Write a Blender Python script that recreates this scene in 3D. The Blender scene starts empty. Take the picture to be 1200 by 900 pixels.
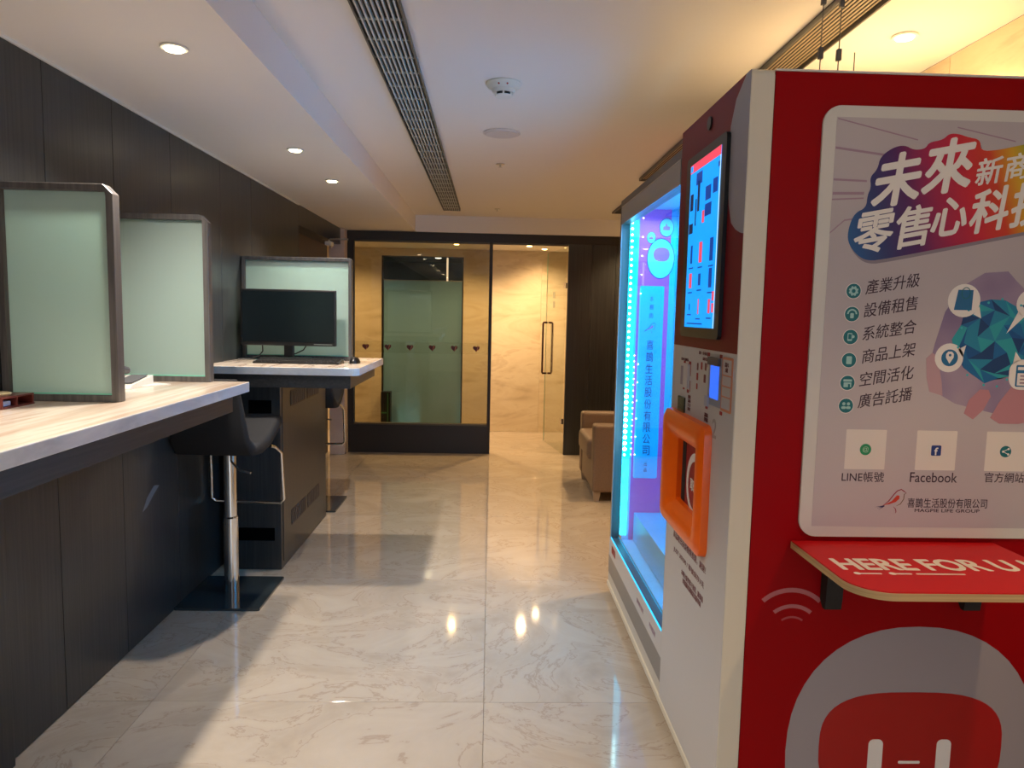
import bpy, bmesh, math, random
from mathutils import Vector, Matrix
random.seed(7)
C = bpy.context.scene.collection
SC = bpy.context.scene
PI = math.pi

# ------------------------------------------------------------------ camera
cam_d = bpy.data.cameras.new('camera'); cam = bpy.data.objects.new('camera', cam_d); C.objects.link(cam)
cam_d.sensor_width = 36.0; cam_d.lens = 838.0 / 1200.0 * 36.0; cam_d.clip_start = 0.02; cam_d.clip_end = 60
rt = Vector((0.99934109, -0.0179151, -0.03156631))
fw = Vector((-0.02967805, 0.097344, -0.9948082))
up = Vector((0.02089488, 0.99508954, 0.09674817))
R3 = Matrix((rt, fw, up))          # camera axes -> world axes
cam.matrix_world = Matrix.Translation((0, 0, 1.42)) @ R3.to_4x4()
SC.camera = cam

# ------------------------------------------------------------------ world, exposure, large lights
W = bpy.data.worlds.new('world'); SC.world = W; W.use_nodes = True
W.node_tree.nodes['Background'].inputs[0].default_value = (0.55, 0.65, 0.85, 1)
W.node_tree.nodes['Background'].inputs[1].default_value = 0.25
SC.view_settings.view_transform = 'Standard'; SC.view_settings.look = 'None'
SC.view_settings.exposure = 0.0; SC.view_settings.gamma = 1.0
SC.view_settings.use_curve_mapping = False
SC.cycles.max_bounces = 10; SC.cycles.transparent_max_bounces = 12; SC.cycles.caustics_reflective = False
SC.cycles.caustics_refractive = False; SC.cycles.sample_clamp_indirect = 6.0

SPOT_L, SPOT_R, SPOT_C = 92.0, 84.0, 92.0
WARM_L = (1.0, 0.88, 0.76); WARM_R = (1.0, 0.66, 0.33); WARM_C = (1.0, 0.66, 0.34)
FILL_WINDOW_STRENGTH = 4.2

# ------------------------------------------------------------------ materials
MATS = {}
def nt(name):
    m = bpy.data.materials.new(name); m.use_nodes = True
    t = m.node_tree; return m, t, t.nodes, t.links, t.nodes['Principled BSDF']
def plain(name, col, rough=0.5, metal=0.0, spec=0.5, bump=0.0, bscale=300, var=0.0, coat=0.0):
    if name in MATS: return MATS[name]
    m, t, n, l, p = nt(name)
    p.inputs['Base Color'].default_value = (*col, 1); p.inputs['Roughness'].default_value = rough
    p.inputs['Metallic'].default_value = metal; p.inputs['Specular IOR Level'].default_value = spec
    p.inputs['Coat Weight'].default_value = coat
    tc = n.new('ShaderNodeTexCoord'); no = n.new('ShaderNodeTexNoise'); no.inputs['Scale'].default_value = bscale
    no.inputs['Detail'].default_value = 3
    l.new(tc.outputs['Object'], no.inputs['Vector'])
    if bump:
        b = n.new('ShaderNodeBump'); b.inputs['Strength'].default_value = bump; b.inputs['Distance'].default_value = 0.002
        l.new(no.outputs['Fac'], b.inputs['Height']); l.new(b.outputs['Normal'], p.inputs['Normal'])
    if var:
        cr = n.new('ShaderNodeValToRGB')
        cr.color_ramp.elements[0].position = .3; cr.color_ramp.elements[1].position = .7
        cr.color_ramp.elements[0].color = (*[c * (1 - var) for c in col], 1)
        cr.color_ramp.elements[1].color = (*[min(1, c * (1 + var)) for c in col], 1)
        l.new(no.outputs['Fac'], cr.inputs['Fac']); l.new(cr.outputs['Color'], p.inputs['Base Color'])
    MATS[name] = m; return m
def emis(name, col, s):
    if name in MATS: return MATS[name]
    m, t, n, l, p = nt(name)
    p.inputs['Base Color'].default_value = (*[c * .3 for c in col], 1)
    p.inputs['Emission Color'].default_value = (*col, 1); p.inputs['Emission Strength'].default_value = s
    MATS[name] = m; return m
def grad(name, stops, scale, rough, axis='X', distort=0.0, bump=0.0, detail=6, rnd=0.0, spec=.5, lo=.3, noise=1.0, coat=0.0):
    """stretched noise -> colour ramp (wood grain, veins)"""
    m, t, n, l, p = nt(name)
    tc = n.new('ShaderNodeTexCoord'); mp = n.new('ShaderNodeMapping'); no = n.new('ShaderNodeTexNoise')
    mp.inputs['Scale'].default_value = scale; no.inputs['Scale'].default_value = noise; no.inputs['Detail'].default_value = detail
    no.inputs['Distortion'].default_value = distort; no.inputs['Roughness'].default_value = .6
    if rnd:
        oi = n.new('ShaderNodeObjectInfo'); ad = n.new('ShaderNodeVectorMath'); ad.operation = 'ADD'
        mu = n.new('ShaderNodeMath'); mu.operation = 'MULTIPLY'; mu.inputs[1].default_value = rnd
        l.new(oi.outputs['Random'], mu.inputs[0])
        l.new(tc.outputs['Object'], ad.inputs[0]); l.new(mu.outputs[0], ad.inputs[1]); l.new(ad.outputs[0], mp.inputs['Vector'])
    else:
        l.new(tc.outputs['Object'], mp.inputs['Vector'])
    l.new(mp.outputs[0], no.inputs['Vector'])
    cr = n.new('ShaderNodeValToRGB'); r = cr.color_ramp
    while len(r.elements) < len(stops): r.elements.new(0.5)
    for e, (pos, c) in zip(r.elements, stops): e.position = pos; e.color = (*c, 1)
    l.new(no.outputs['Fac'], cr.inputs['Fac']); l.new(cr.outputs['Color'], p.inputs['Base Color'])
    p.inputs['Roughness'].default_value = rough; p.inputs['Specular IOR Level'].default_value = spec
    p.inputs['Coat Weight'].default_value = coat; p.inputs['Coat Roughness'].default_value = .05
    if bump:
        b = n.new('ShaderNodeBump'); b.inputs['Strength'].default_value = bump; b.inputs['Distance'].default_value = .001
        l.new(no.outputs['Fac'], b.inputs['Height']); l.new(b.outputs['Normal'], p.inputs['Normal'])
    MATS[name] = m; return m
def glass(name, col=(1, 1, 1), f0=0.02, rough=0.0, gain=1.0):
    m = bpy.data.materials.new(name); m.use_nodes = True; t = m.node_tree; n = t.nodes; l = t.links
    n.remove(n['Principled BSDF']); out = n['Material Output']
    tr = n.new('ShaderNodeBsdfTransparent'); tr.inputs[0].default_value = (*col, 1)
    gl = n.new('ShaderNodeBsdfGlossy'); gl.inputs['Roughness'].default_value = rough
    fr = n.new('ShaderNodeFresnel'); fr.inputs['IOR'].default_value = 1.45
    mu = n.new('ShaderNodeMath'); mu.operation = 'MULTIPLY'; mu.inputs[1].default_value = gain; mu.use_clamp = True
    ge = n.new('ShaderNodeNewGeometry'); sb = n.new('ShaderNodeMath'); sb.operation = 'SUBTRACT'; sb.inputs[0].default_value = 1.0
    l.new(ge.outputs['Backfacing'], sb.inputs[1]); m2 = n.new('ShaderNodeMath'); m2.operation = 'MULTIPLY'
    l.new(fr.outputs[0], m2.inputs[0]); l.new(sb.outputs[0], m2.inputs[1]); l.new(m2.outputs[0], mu.inputs[0])
    mx = n.new('ShaderNodeMixShader'); l.new(mu.outputs[0], mx.inputs[0]); l.new(tr.outputs[0], mx.inputs[1]); l.new(gl.outputs[0], mx.inputs[2])
    l.new(mx.outputs[0], out.inputs['Surface']); MATS[name] = m; return m
def frosted(name, col, trans=.5, rough=.5):
    m, t, n, l, p = nt(name)
    p.inputs['Base Color'].default_value = (*col, 1); p.inputs['Roughness'].default_value = rough
    p.inputs['Transmission Weight'].default_value = trans; p.inputs['IOR'].default_value = 1.15
    p.inputs['Coat Weight'].default_value = .6; p.inputs['Coat Roughness'].default_value = .25
    MATS[name] = m; return m

wood = grad('dark_wood', [(.25, (.014, .0175, .020)), (.5, (.027, .030, .032)), (.8, (.047, .048, .048))], (90, 90, 2.2), .32, rnd=30, bump=.25, detail=5)
wood_h = grad('dark_wood_horizontal', [(.25, (.015, .016, .018)), (.5, (.028, .028, .029)), (.8, (.052, .049, .049))], (60, 3, 90), .4, bump=.25, detail=5)
frame_w = grad('screen_frame_wood', [(.25, (.045, .042, .042)), (.5, (.085, .08, .078)), (.8, (.14, .13, .125))], (80, 80, 3), .35, bump=.2, detail=4)
part_dark = plain('partition_frame', (.018, .013, .009), .45, bump=.1)
floor_m = grad('floor_marble', [(.30, (.42, .35, .27)), (.44, (.47, .395, .305)), (.497, (.49, .415, .325)), (.51, (.38, .30, .225)), (.523, (.49, .415, .325)), (.75, (.54, .465, .37))], (1, 1.4, 1), .07, distort=2.2, detail=9, rnd=9, noise=1.7)
trav = grad('travertine', [(.25, (.50, .38, .23)), (.42, (.66, .54, .36)), (.55, (.72, .61, .43)), (.62, (.62, .50, .33)), (.8, (.78, .68, .52))], (.8, .8, 3.0), .3, distort=1.6, detail=10, noise=1.3)
stone_top = grad('counter_travertine', [(.25, (.42, .30, .22)), (.42, (.68, .54, .42)), (.52, (.80, .70, .58)), (.62, (.60, .47, .37)), (.8, (.88, .80, .70))], (12, .9, 12), .12, distort=.5, detail=7)
stone_edge_cool_lit = grad('counter_edge_cool_lit', [(.3, (.55, .55, .56)), (.5, (.72, .72, .72)), (.7, (.85, .85, .83))], (4, 3, 10), .25, distort=.8)  # same stone as the top, cool light on the edge put into its colour
ceil_m = plain('ceiling_paint', (.80, .77, .74), .9, spec=.2, bump=.05, bscale=120)
white = plain('white_plastic', (.72, .72, .68), .45)
cream = plain('cream_metal', (.70, .66, .55), .4, bump=.03)
mgrey = plain('machine_grey_white', (.56, .55, .56), .42, bump=.03)
mred = plain('machine_red', (.31, .0, .003), .42, spec=.12, bump=.03)
mred2 = plain('machine_red_light', (.58, .008, .014), .45, spec=.2)
mdkred = plain('machine_dark_red', (.22, .012, .018), .35)
dgrey = plain('steel_grey', (.13, .125, .12), .4, metal=.3)
lgrey = plain('door_frame_grey', (.33, .34, .36), .35, metal=.4)
black = plain('black_plastic', (.006, .006, .007), .35)
blackm = plain('black_matt', (.010, .009, .009), .7)
monitor_black = plain('monitor_glass', (.003, .006, .008), .22)
chrome = plain('chrome', (.75, .74, .72), .12, metal=1)
steel = plain('brushed_steel', (.55, .53, .50), .3, metal=1)
leather = plain('black_seat_fabric', (.007, .007, .009), .75, bump=.5, bscale=500, var=.3)
taupe = plain('taupe_leatherette', (.23, .155, .105), .5, bump=.3, bscale=90, var=.08)
orange = plain('orange_plastic', (1.0, .15, .0), .32)
ply = grad('plywood_edge', [(.3, (.42, .27, .12)), (.7, (.62, .44, .22))], (3, 3, 260), .6)
glass_m = glass('clear_glass', (.93, .96, .93), gain=1.3)
glass_door = glass('machine_glass', (.95, .97, .97), gain=1.0)
glass_part = glass('partition_glass', (.72, .71, .62), gain=1.6)
def milky(name, cd, ct, rough):
    m = bpy.data.materials.new(name); m.use_nodes = True; t = m.node_tree; n = t.nodes; l = t.links
    n.remove(n['Principled BSDF']); out = n['Material Output']
    di = n.new('ShaderNodeBsdfDiffuse'); di.inputs[0].default_value = (*cd, 1)
    tr = n.new('ShaderNodeBsdfTranslucent'); tr.inputs[0].default_value = (*ct, 1)
    ad = n.new('ShaderNodeAddShader'); l.new(di.outputs[0], ad.inputs[0]); l.new(tr.outputs[0], ad.inputs[1])
    gl = n.new('ShaderNodeBsdfGlossy'); gl.inputs['Roughness'].default_value = rough
    fr = n.new('ShaderNodeFresnel'); fr.inputs['IOR'].default_value = 1.5
    mx = n.new('ShaderNodeMixShader'); l.new(fr.outputs[0], mx.inputs[0]); l.new(ad.outputs[0], mx.inputs[1]); l.new(gl.outputs[0], mx.inputs[2])
    l.new(mx.outputs[0], out.inputs['Surface']); MATS[name] = m; return m
frost = milky('frosted_glass', (.21, .26, .25), (.56, .72, .66), .3)
frost_far = frosted('frosted_film', (.42, .74, .88), .65, .55)
green_edge = plain('glass_edge', (.25, .75, .55), .2)
film = glass('thin_film', (.94, .94, .92), gain=.8)
caster_m = plain('caster_rubber', (.02, .02, .02), .5)
mahog = plain('mahogany', (.14, .025, .018), .35, bump=.1)
paper = plain('paper', (.75, .73, .66), .7)
red_ink = plain('red_ink', (.35, .01, .015), .5)
wine_ink = plain('wine_ink', (.16, .03, .04), .5)
white_ink = plain('white_ink', (.86, .84, .80), .5)
cream_ink = plain('cream_ink', (.78, .74, .68), .5)
black_ink = plain('purple_black_ink', (.035, .012, .030), .6)
lilac = plain('poster_lilac', (.50, .42, .45), .5)
lilac_line = plain('poster_line', (.36, .24, .32), .5)
teal = plain('teal_ink', (.005, .16, .19), .5)
blue_ink = plain('blue_ink', (.01, .15, .33), .5)
copper = plain('copper_orange_ink', (.62, .24, .13), .5)

# ------------------------------------------------------------------ mesh helpers
def bx(bm, x0, x1, y0, y1, z0, z1, bev=0.0):
    r = bmesh.ops.create_cube(bm, size=1.0)
    for v in r['verts']:
        v.co = Vector(((x0 + x1) / 2 + v.co.x * (x1 - x0), (y0 + y1) / 2 + v.co.y * (y1 - y0), (z0 + z1) / 2 + v.co.z * (z1 - z0)))
    if bev:
        es = list({e for v in r['verts'] for e in v.link_edges})
        bmesh.ops.bevel(bm, geom=es, offset=bev, segments=2, affect='EDGES', profile=.6)
    return bm
def mk(): return bmesh.new()
def box(x0, x1, y0, y1, z0, z1, bev=0.0): return bx(mk(), x0, x1, y0, y1, z0, z1, bev)
def pt(axis, u, v, a):
    return (a, u, v) if axis == 'X' else ((u, a, v) if axis == 'Y' else (u, v, a))
def prism(bm, poly, axis, a0, a1):
    A = [bm.verts.new(pt(axis, u, v, a0)) for u, v in poly]; B = [bm.verts.new(pt(axis, u, v, a1)) for u, v in poly]
    n = len(poly); bm.faces.new(A); bm.faces.new(B[::-1])
    for i in range(n): bm.faces.new((A[i], B[i], B[(i + 1) % n], A[(i + 1) % n]))
    bmesh.ops.recalc_face_normals(bm, faces=bm.faces[:]); return bm
def loft(bm, loops, cap0=False, cap1=False, closed=False):
    V = [[bm.verts.new(p) for p in L] for L in loops]; n = len(V[0]); m = len(V)
    for j in range(m if closed else m - 1):
        a, b = V[j], V[(j + 1) % m]
        for i in range(n): bm.faces.new((a[i], b[i], b[(i + 1) % n], a[(i + 1) % n]))
    if cap0: bm.faces.new(V[0])
    if cap1: bm.faces.new(V[-1][::-1])
    bmesh.ops.recalc_face_normals(bm, faces=bm.faces[:]); return bm
def ring(bm, outer, inner, axis, a0, a1):
    return loft(bm, [[pt(axis, u, v, a0) for u, v in outer], [pt(axis, u, v, a1) for u, v in outer],
                     [pt(axis, u, v, a1) for u, v in inner], [pt(axis, u, v, a0) for u, v in inner]], closed=True)
def rrect(cu, cv, w, h, r, n=6):
    out = []
    for k, (sx, sy) in enumerate([(1, 1), (-1, 1), (-1, -1), (1, -1)]):
        ox = cu + sx * (w / 2 - r); oy = cv + sy * (h / 2 - r)
        for i in range(n + 1):
            a = PI / 2 * k + PI / 2 * i / n; out.append((ox + r * math.cos(a), oy + r * math.sin(a)))
    return out
def ell(cu, cv, ru, rv=None, n=28):
    rv = rv or ru
    return [(cu + ru * math.cos(2 * PI * i / n), cv + rv * math.sin(2 * PI * i / n)) for i in range(n)]
def lathe(bm, prof, c=(0, 0, 0), n=28):
    loops = [[(c[0] + r * math.cos(2 * PI * i / n), c[1] + r * math.sin(2 * PI * i / n), c[2] + z) for i in range(n)] for r, z in prof]
    return loft(bm, loops, cap0=prof[0][0] > 1e-5, cap1=prof[-1][0] > 1e-5)
def tube(bm, pts, r, n=10, closed=False):
    P = [Vector(p) for p in pts]; loops = []; m = len(P); prev = None
    for i, p in enumerate(P):
        a = P[i - 1] if (i or closed) else P[i]; b = P[(i + 1) % m] if (i < m - 1 or closed) else P[i]
        d = (b - a).normalized()
        ref = prev if prev is not None else (Vector((0, 0, 1)) if abs(d.z) < .9 else Vector((1, 0, 0)))
        u = (ref - d * ref.dot(d)).normalized(); prev = u; w = d.cross(u)
        loops.append([tuple(p + (u * math.cos(2 * PI * k / n) + w * math.sin(2 * PI * k / n)) * r) for k in range(n)])
    return loft(bm, loops, cap0=not closed, cap1=not closed, closed=closed)
def arc(cu, cv, r, a0, a1, n=14): return [(cu + r * math.cos(a0 + (a1 - a0) * i / n), cv + r * math.sin(a0 + (a1 - a0) * i / n)) for i in range(n + 1)]

def wpos(o):
    v = Vector((0, 0, 0))
    while o: v += o.location; o = o.parent
    return v
def link_mesh(name, me, mat, parent=None):
    """recentre the mesh on its own bounds and link it, parented by translation"""
    xs = [v.co for v in me.vertices]
    c = Vector([(min(p[i] for p in xs) + max(p[i] for p in xs)) / 2 for i in range(3)]) if xs else Vector()
    for v in me.vertices: v.co -= c
    idx = [p.material_index for p in me.polygons]; me.materials.clear(); ml = mat if isinstance(mat, (list, tuple)) else [mat]
    for mm in ml: me.materials.append(mm)
    if len(ml) > 1: me.polygons.foreach_set('material_index', idx)
    o = bpy.data.objects.new(name, me); C.objects.link(o)
    if parent: o.parent = parent
    o.location = c - (wpos(parent) if parent else Vector())
    return o
def obj(name, bm, mat, parent=None, smooth=False):
    me = bpy.data.meshes.new(name); bm.to_mesh(me); bm.free()
    if smooth:
        for p in me.polygons: p.use_smooth = True
        try: me.set_sharp_from_angle(angle=math.radians(40))
        except Exception: pass
    return link_mesh(name, me, mat, parent)
def thing(name, label, cat, loc, group=None):
    o = bpy.data.objects.new(name, None); C.objects.link(o); o.location = loc; o.empty_display_size = .1
    o['label'] = label; o['category'] = cat
    if group: o['group'] = group
    return o
def tag(o, label, cat, group=None):
    o['label'] = label; o['category'] = cat
    if group: o['group'] = group
    return o
def struct(name, bm, m, parent=None, smooth=False):
    o = obj(name, bm, m, parent, smooth)
    if parent is None: o['kind'] = 'structure'
    return o
def dup(src, loc, rotz=None, label=None, parent=None):
    r = src.copy(); C.objects.link(r)
    if parent is not None: r.parent = parent
    if loc is not None: r.location = loc
    if rotz is not None: r.rotation_euler = (0, 0, rotz)
    if label: r['label'] = label
    for ch in list(src.children): dup(ch, None, None, None, r)
    return r
def text(name, body, mat, origin, U, V, N, w, h, parent=None, bold=0.0, shear=0.0, depth=.0008):
    """flat lettering fitted to w x h, centred on origin; U right, V up, N outwards"""
    cu = bpy.data.curves.new(name, 'FONT'); cu.body = body; cu.size = 1.0; cu.resolution_u = 3
    cu.align_x = 'CENTER'; cu.space_line = 1.05
    to = bpy.data.objects.new(name, cu); C.objects.link(to)
    bpy.context.view_layer.update()
    me = bpy.data.meshes.new_from_object(to.evaluated_get(bpy.context.evaluated_depsgraph_get()))
    bpy.data.objects.remove(to)
    if not me.vertices: return None
    xs = [v.co.x for v in me.vertices]; ys = [v.co.y for v in me.vertices]
    x0, x1, y0, y1 = min(xs), max(xs), min(ys), max(ys)
    sx = w / max(1e-6, x1 - x0); sy = h / max(1e-6, y1 - y0)
    bm = bmesh.new(); bm.from_mesh(me)
    O, U, V, N = Vector(origin), Vector(U), Vector(V), Vector(N)
    r = bmesh.ops.extrude_face_region(bm, geom=bm.faces[:])
    top = {v for v in r['geom'] if isinstance(v, bmesh.types.BMVert)}
    for v in bm.verts:
        a = (v.co.x - (x0 + x1) / 2) * sx; b = (v.co.y - (y0 + y1) / 2) * sy
        v.co = O + U * (a + shear * b) + V * b + N * (depth if v in top else 0)
    bmesh.ops.recalc_face_normals(bm, faces=bm.faces[:])
    if bold:                       # heavier strokes: the same outline laid a hair's breadth around itself
        base = bmesh.new(); tmp = bpy.data.meshes.new('tmp'); bm.to_mesh(tmp); r_ = bold * h
        for k in range(8):
            a = 2 * PI * k / 8; n0 = len(bm.verts); bm.from_mesh(tmp); bm.verts.ensure_lookup_table()
            sh_ = U * (r_ * math.cos(a)) + V * (r_ * math.sin(a)) + N * (.00002 * k)
            for v in bm.verts[n0:]: v.co += sh_
        base.free()
    return obj(name, bm, mat, parent)

# ================================================================== THE SETTING
XL, YF, ZL, ZH, XR = -1.465, 7.19, 2.215, 2.37, 1.62
YB = -3.0
# floor: bed plus marble tiles
floor = struct('floor', box(-4.0, XR + 1.2, YB, 15.0, -.06, -.004), plain('grout', (.40, .33, .25), .8))
xs = [-1.465, -1.2, 0.0, 1.2, 1.62]
ys = [-3.0, -2.34, -1.13, .08, 1.29, 2.503, 3.713, 4.93, 6.14, 7.35, 8.6]
for i in range(len(xs) - 1):
    for j in range(len(ys) - 1):
        x0 = -1.62 if (i == 0 and ys[j] > 4.5) else xs[i]
        g = .0007
        obj('floor_tile', box(x0 + g, xs[i + 1] - g, ys[j] + g, ys[j + 1] - g, -.012, 0, .0006), floor_m, floor)
obj('floor_tile', box(-4.0, 2.5, 8.75, 15.0, -.012, 0), plain('grey_carpet', (.18, .22, .21), .8, bump=.3), floor)

# ceilings
ce = struct('ceiling', box(-.755, XR, YB, YF + .02, ZH, ZH + .05), ceil_m)
obj('soffit', box(XL - .2, -.755, YB, YF + .02, ZL, ZH + .05), ceil_m, ce)
struct('trim_1', box(-.755, XR, YF - .03, YF + .02, 2.212, ZH), ceil_m)
struct('trim_2', box(XL + .001, XL + .010, YB, 5.54, ZL - .010, ZL - .0005), white)
# left wall: wood veneer panels
wl = struct('wall_left', box(XL - .03, XL - .012, YB, 5.55, 0, ZL), blackm)
sy_ = [YB, -1.8, -.6, .55, 1.75, 2.44, 2.87, 3.37, 3.97, 4.47, 5.55]
for a, b in zip(sy_[:-1], sy_[1:]):
    obj('wall_panel', box(XL - .012, XL, a + .0015, b - .0015, 0.002, ZL - .001, .0012), wood, wl)
wl2 = struct('wall_recess', box(-1.68, -1.62, 5.55, YF, 0, ZL), plain('recess_wall', (.10, .07, .055), .5))
obj('return_panel', box(-1.62, XL, 5.55, 5.56, 0, ZL - .001), wood, wl2)
obj('lintel', box(-1.62, XL, 5.56, YF - .06, 2.06, ZL - .001), wood, wl2)
struct('trim_3', box(-1.575, -1.425, 7.06, YF - .001, 0, ZL - .001, .006), plain('pale_stone', (.62, .50, .42), .4, var=.06, bscale=6))
# right wall: travertine slabs
wr = struct('wall_right', box(XR + .012, XR + .05, YB, YF, 0, ZH), plain('wall_backing', (.3, .25, .2), .8))
for a, b in zip([YB, -1.0, .2, 1.4, 2.6, 3.8, 5.0, 6.2], [-1.0, .2, 1.4, 2.6, 3.8, 5.0, 6.2, YF]):
    obj('stone_slab', box(XR, XR + .012, a + .001, b - .001, .001, ZH - .001, .001), trav, wr)
# back wall with a large unseen window added as cool fill light
wb = struct('wall_back', box(XL - .2, .05, YB - .1, YB, 0, ZH), ceil_m)
obj('wall_piece', box(1.55, XR + .05, YB - .1, YB, 0, ZH), ceil_m, wb)
obj('wall_piece', box(.05, 1.55, YB - .1, YB, 0, .3), ceil_m, wb)
obj('wall_piece', box(.05, 1.55, YB - .1, YB, 2.2, ZH + .05), ceil_m, wb)
w1 = struct('fill_window', ring(mk(), rrect(.8, 1.25, 1.5, 1.9, .002, 1), rrect(.8, 1.25, 1.38, 1.78, .002, 1), 'Y', YB - .08, YB - .02), lgrey)
obj('pane', box(.11, 1.49, YB - .06, YB - .05, .36, 2.14), emis('fill_light_pane', (.50, .73, 1.0), FILL_WINDOW_STRENGTH), w1)  # glowing pane added out of view to cool the room light
obj('mullion', box(.77, .83, YB - .075, YB - .025, .36, 2.14), lgrey, w1)

# far partition wall: dark frame, header, sill and wood panelling at the right
wf = struct('wall_far', box(XL, XR, YF, YF + .06, 2.125, 2.212), part_dark)
obj('sill_panel', box(-1.425, -.021, YF, YF + .06, 0, .285, .002), part_dark, wf)
obj('sill_cap', box(-1.36, -.021, YF - .004, YF + .062, .285, .303, .002), plain('bronze_cap', (.12, .095, .06), .35, metal=.5), wf)
obj('frame_post', box(-1.425, -1.36, YF - .001, YF + .06, .285, 2.125, .002), part_dark, wf)
obj('frame_post', box(-.021, .012, YF - .002, YF + .06, 0, 2.125, .002), part_dark, wf)
px_ = [.765, 1.0, 1.24, 1.44, XR]
for a, b in zip(px_[:-1], px_[1:]):
    obj('wall_panel', box(a + .001, b - .001, YF, YF + .06, 0, 2.124, .001), wood, wf)
obj('head_strip', box(-1.36, .765, YF + .018, YF + .042, 2.108, 2.126), plain('bronze_cap', (.12, .095, .06)), wf)
win2 = struct('window_2', box(-1.36, -.021, YF + .026, YF + .034, .303, 2.108), glass_part)
obj('film_band', box(-1.36, -.021, YF + .0245, YF + .0255, 1.012, 1.125), film, win2)
def heart_poly(cx, cz, s):
    out = []
    for i in range(24):
        t = 2 * PI * i / 24
        out.append((cx + s * (16 * math.sin(t) ** 3) / 16, cz + s * (13 * math.cos(t) - 5 * math.cos(2 * t) - 2 * math.cos(3 * t) - math.cos(4 * t)) / 16))
    return out
hm = plain('heart_wine', (.13, .022, .018), .5)
for i in range(6):
    hx = -1.247 + i * .2216
    h = obj('heart_decal', prism(mk(), heart_poly(hx, 1.07, .034), 'Y', YF + .0215, YF + .0235), hm, win2)
    obj('heart_stripe', prism(mk(), [(hx + .002, 1.045), (hx + .010, 1.045), (hx + .022, 1.09), (hx + .014, 1.09)], 'Y', YF + .020, YF + .0212), copper, h)

# corridor behind the glass
wc = struct('wall_corridor', box(-2.4, 1.9, 8.612, 8.72, 2.085, 2.4), trav)
for x0, x1 in [(-2.4, -1.30), (-.33, .60), (.60, 1.9)]:
    obj('stone_slab', box(x0 + .0005, x1 - .0005, 8.6, 8.72, 0, 2.0845, .0015), trav, wc)
obj('wall_side', box(1.25, 1.3, YF + .06, 8.6, 0, 2.3), trav, wc)
obj('wall_side', box(-2.4, -2.35, YF + .06, 8.6, 0, 2.3), trav, wc)
cc = struct('ceiling_corridor', box(-2.4, 1.9, YF + .06, 8.61, 2.175, 2.25), ceil_m)
# frosted window of the room beyond
win3 = struct('window_3', ring(mk(), rrect(-.815, 1.0425, .97, 2.085, .001, 1), rrect(-.815, 1.045, .94, 2.06, .001, 1), 'Y', 8.63, 8.68), part_dark)
obj('frosted_pane', box(-1.283, -.347, 8.65, 8.658, .02, 1.795), frost_far, win3)
obj('clear_pane', box(-1.283, -.347, 8.652, 8.656, 1.805, 2.07), glass_m, win3)
obj('pane_joint', box(-1.283, -.347, 8.648, 8.66, 1.795, 1.805), steel, win3)
obj('mullion', box(-.535, -.515, 8.64, 8.67, 1.8, 2.075), emis('steel_edge_glow', (1, .75, .55), 1.6), win3)  # steel bar, its bright edge put in as emission
# room beyond
wr2 = struct('wall_room', box(-4.0, 2.5, 14.9, 15.0, 0, 2.5), plain('room_dark_wall', (.05, .05, .05), .7))
obj('side_wall', box(-4.0, -3.95, 8.75, 14.9, 0, 2.5), plain('room_teal_wall', (.35, .5, .48), .6), wr2)
obj('side_wall', box(2.45, 2.5, 8.75, 14.9, 0, 2.5), plain('room_dark_wall', (.05, .05, .05), .7), wr2)
struct('ceiling_room', box(-4.0, 2.5, 8.75, 15.0, 2.45, 2.5), plain('room_ceiling', (.20, .17, .14), .8))
tag(obj('teal_screen', box(-2.9, -1.75, 10.4, 10.46, .0, 2.25, .005), plain('room_teal_screen', (.30, .48, .45), .5)), 'pale teal free standing screen in the dim room behind the frosted glass', 'screen')
tag(obj('dark_column', box(-.86, -.42, 8.85, 9.1, 0, 1.55, .02), plain('dark_box', (.02, .02, .02), .6)), 'tall dark cabinet added behind the frosted glass for a soft dark blur', 'cabinet')  # added behind the pane only to give it a dark blur
tag(obj('dark_column', box(-1.285, -1.15, 8.83, 8.98, 0, 1.42, .02), plain('dark_box', (.02, .02, .02), .6)), 'narrow dark post blurred at the left edge of the frosted glass', 'post')
rk = thing('meter_box', 'small black metal box with a thin green line low behind the glass partition', 'box', (-1.23, 8.50, 0))
obj('body', box(-1.283, -1.17, 8.46, 8.58, .0, .475, .003), black, rk)
obj('strip', box(-1.205, -1.198, 8.456, 8.46, .02, .46), plain('green_line', (.05, .22, .08), .4), rk)
obj('strip', box(-1.275, -1.215, 8.456, 8.46, .22, .235), plain('green_line', (.05, .22, .08), .4), rk)
obj('foot', box(-1.27, -1.18, 8.47, 8.57, .0, .004), black, rk)

# glass door standing open into the corridor
d1 = bpy.data.objects.new('door_1', None); C.objects.link(d1); d1.location = (.748, YF + .045, 0); d1['kind'] = 'structure'
def dpart(name, bm, mat, parent=d1):
    me = bpy.data.meshes.new(name); bm.to_mesh(me); bm.free(); me.materials.append(mat)
    o = bpy.data.objects.new(name, me); C.objects.link(o); o.parent = parent; return o
dpart('glass_leaf', box(-.735, 0, -.006, .006, .012, 2.10, .001), glass_m)
for zz in (.34, 1.72):
    hg = dpart('hinge', box(-.055, .012, -.014, .014, zz - .028, zz + .028, .003), chrome)
dpart('patch_edge', box(-.737, -.735, -.004, .004, .012, 2.10), green_edge)
for s in (1, -1):
    hb = mk(); tube(hb, [(-.66, s * .008, 1.34), (-.66, s * .05, 1.34), (-.66, s * .055, 1.33), (-.66, s * .055, .79), (-.66, s * .05, .78), (-.66, s * .008, .78)], .011, 8)
    dpart('handle', hb, plain('handle_bronze', (.09, .03, .025), .3, metal=.6))
for k in range(2):
    dpart('sticker', box(-.45, -.37, -.0085, -.0065, 1.50 + k * .1, 1.57 + k * .1), plain('sticker_grey', (.35, .33, .22), .5))
d1.rotation_euler = (0, 0, math.radians(-80))

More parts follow.
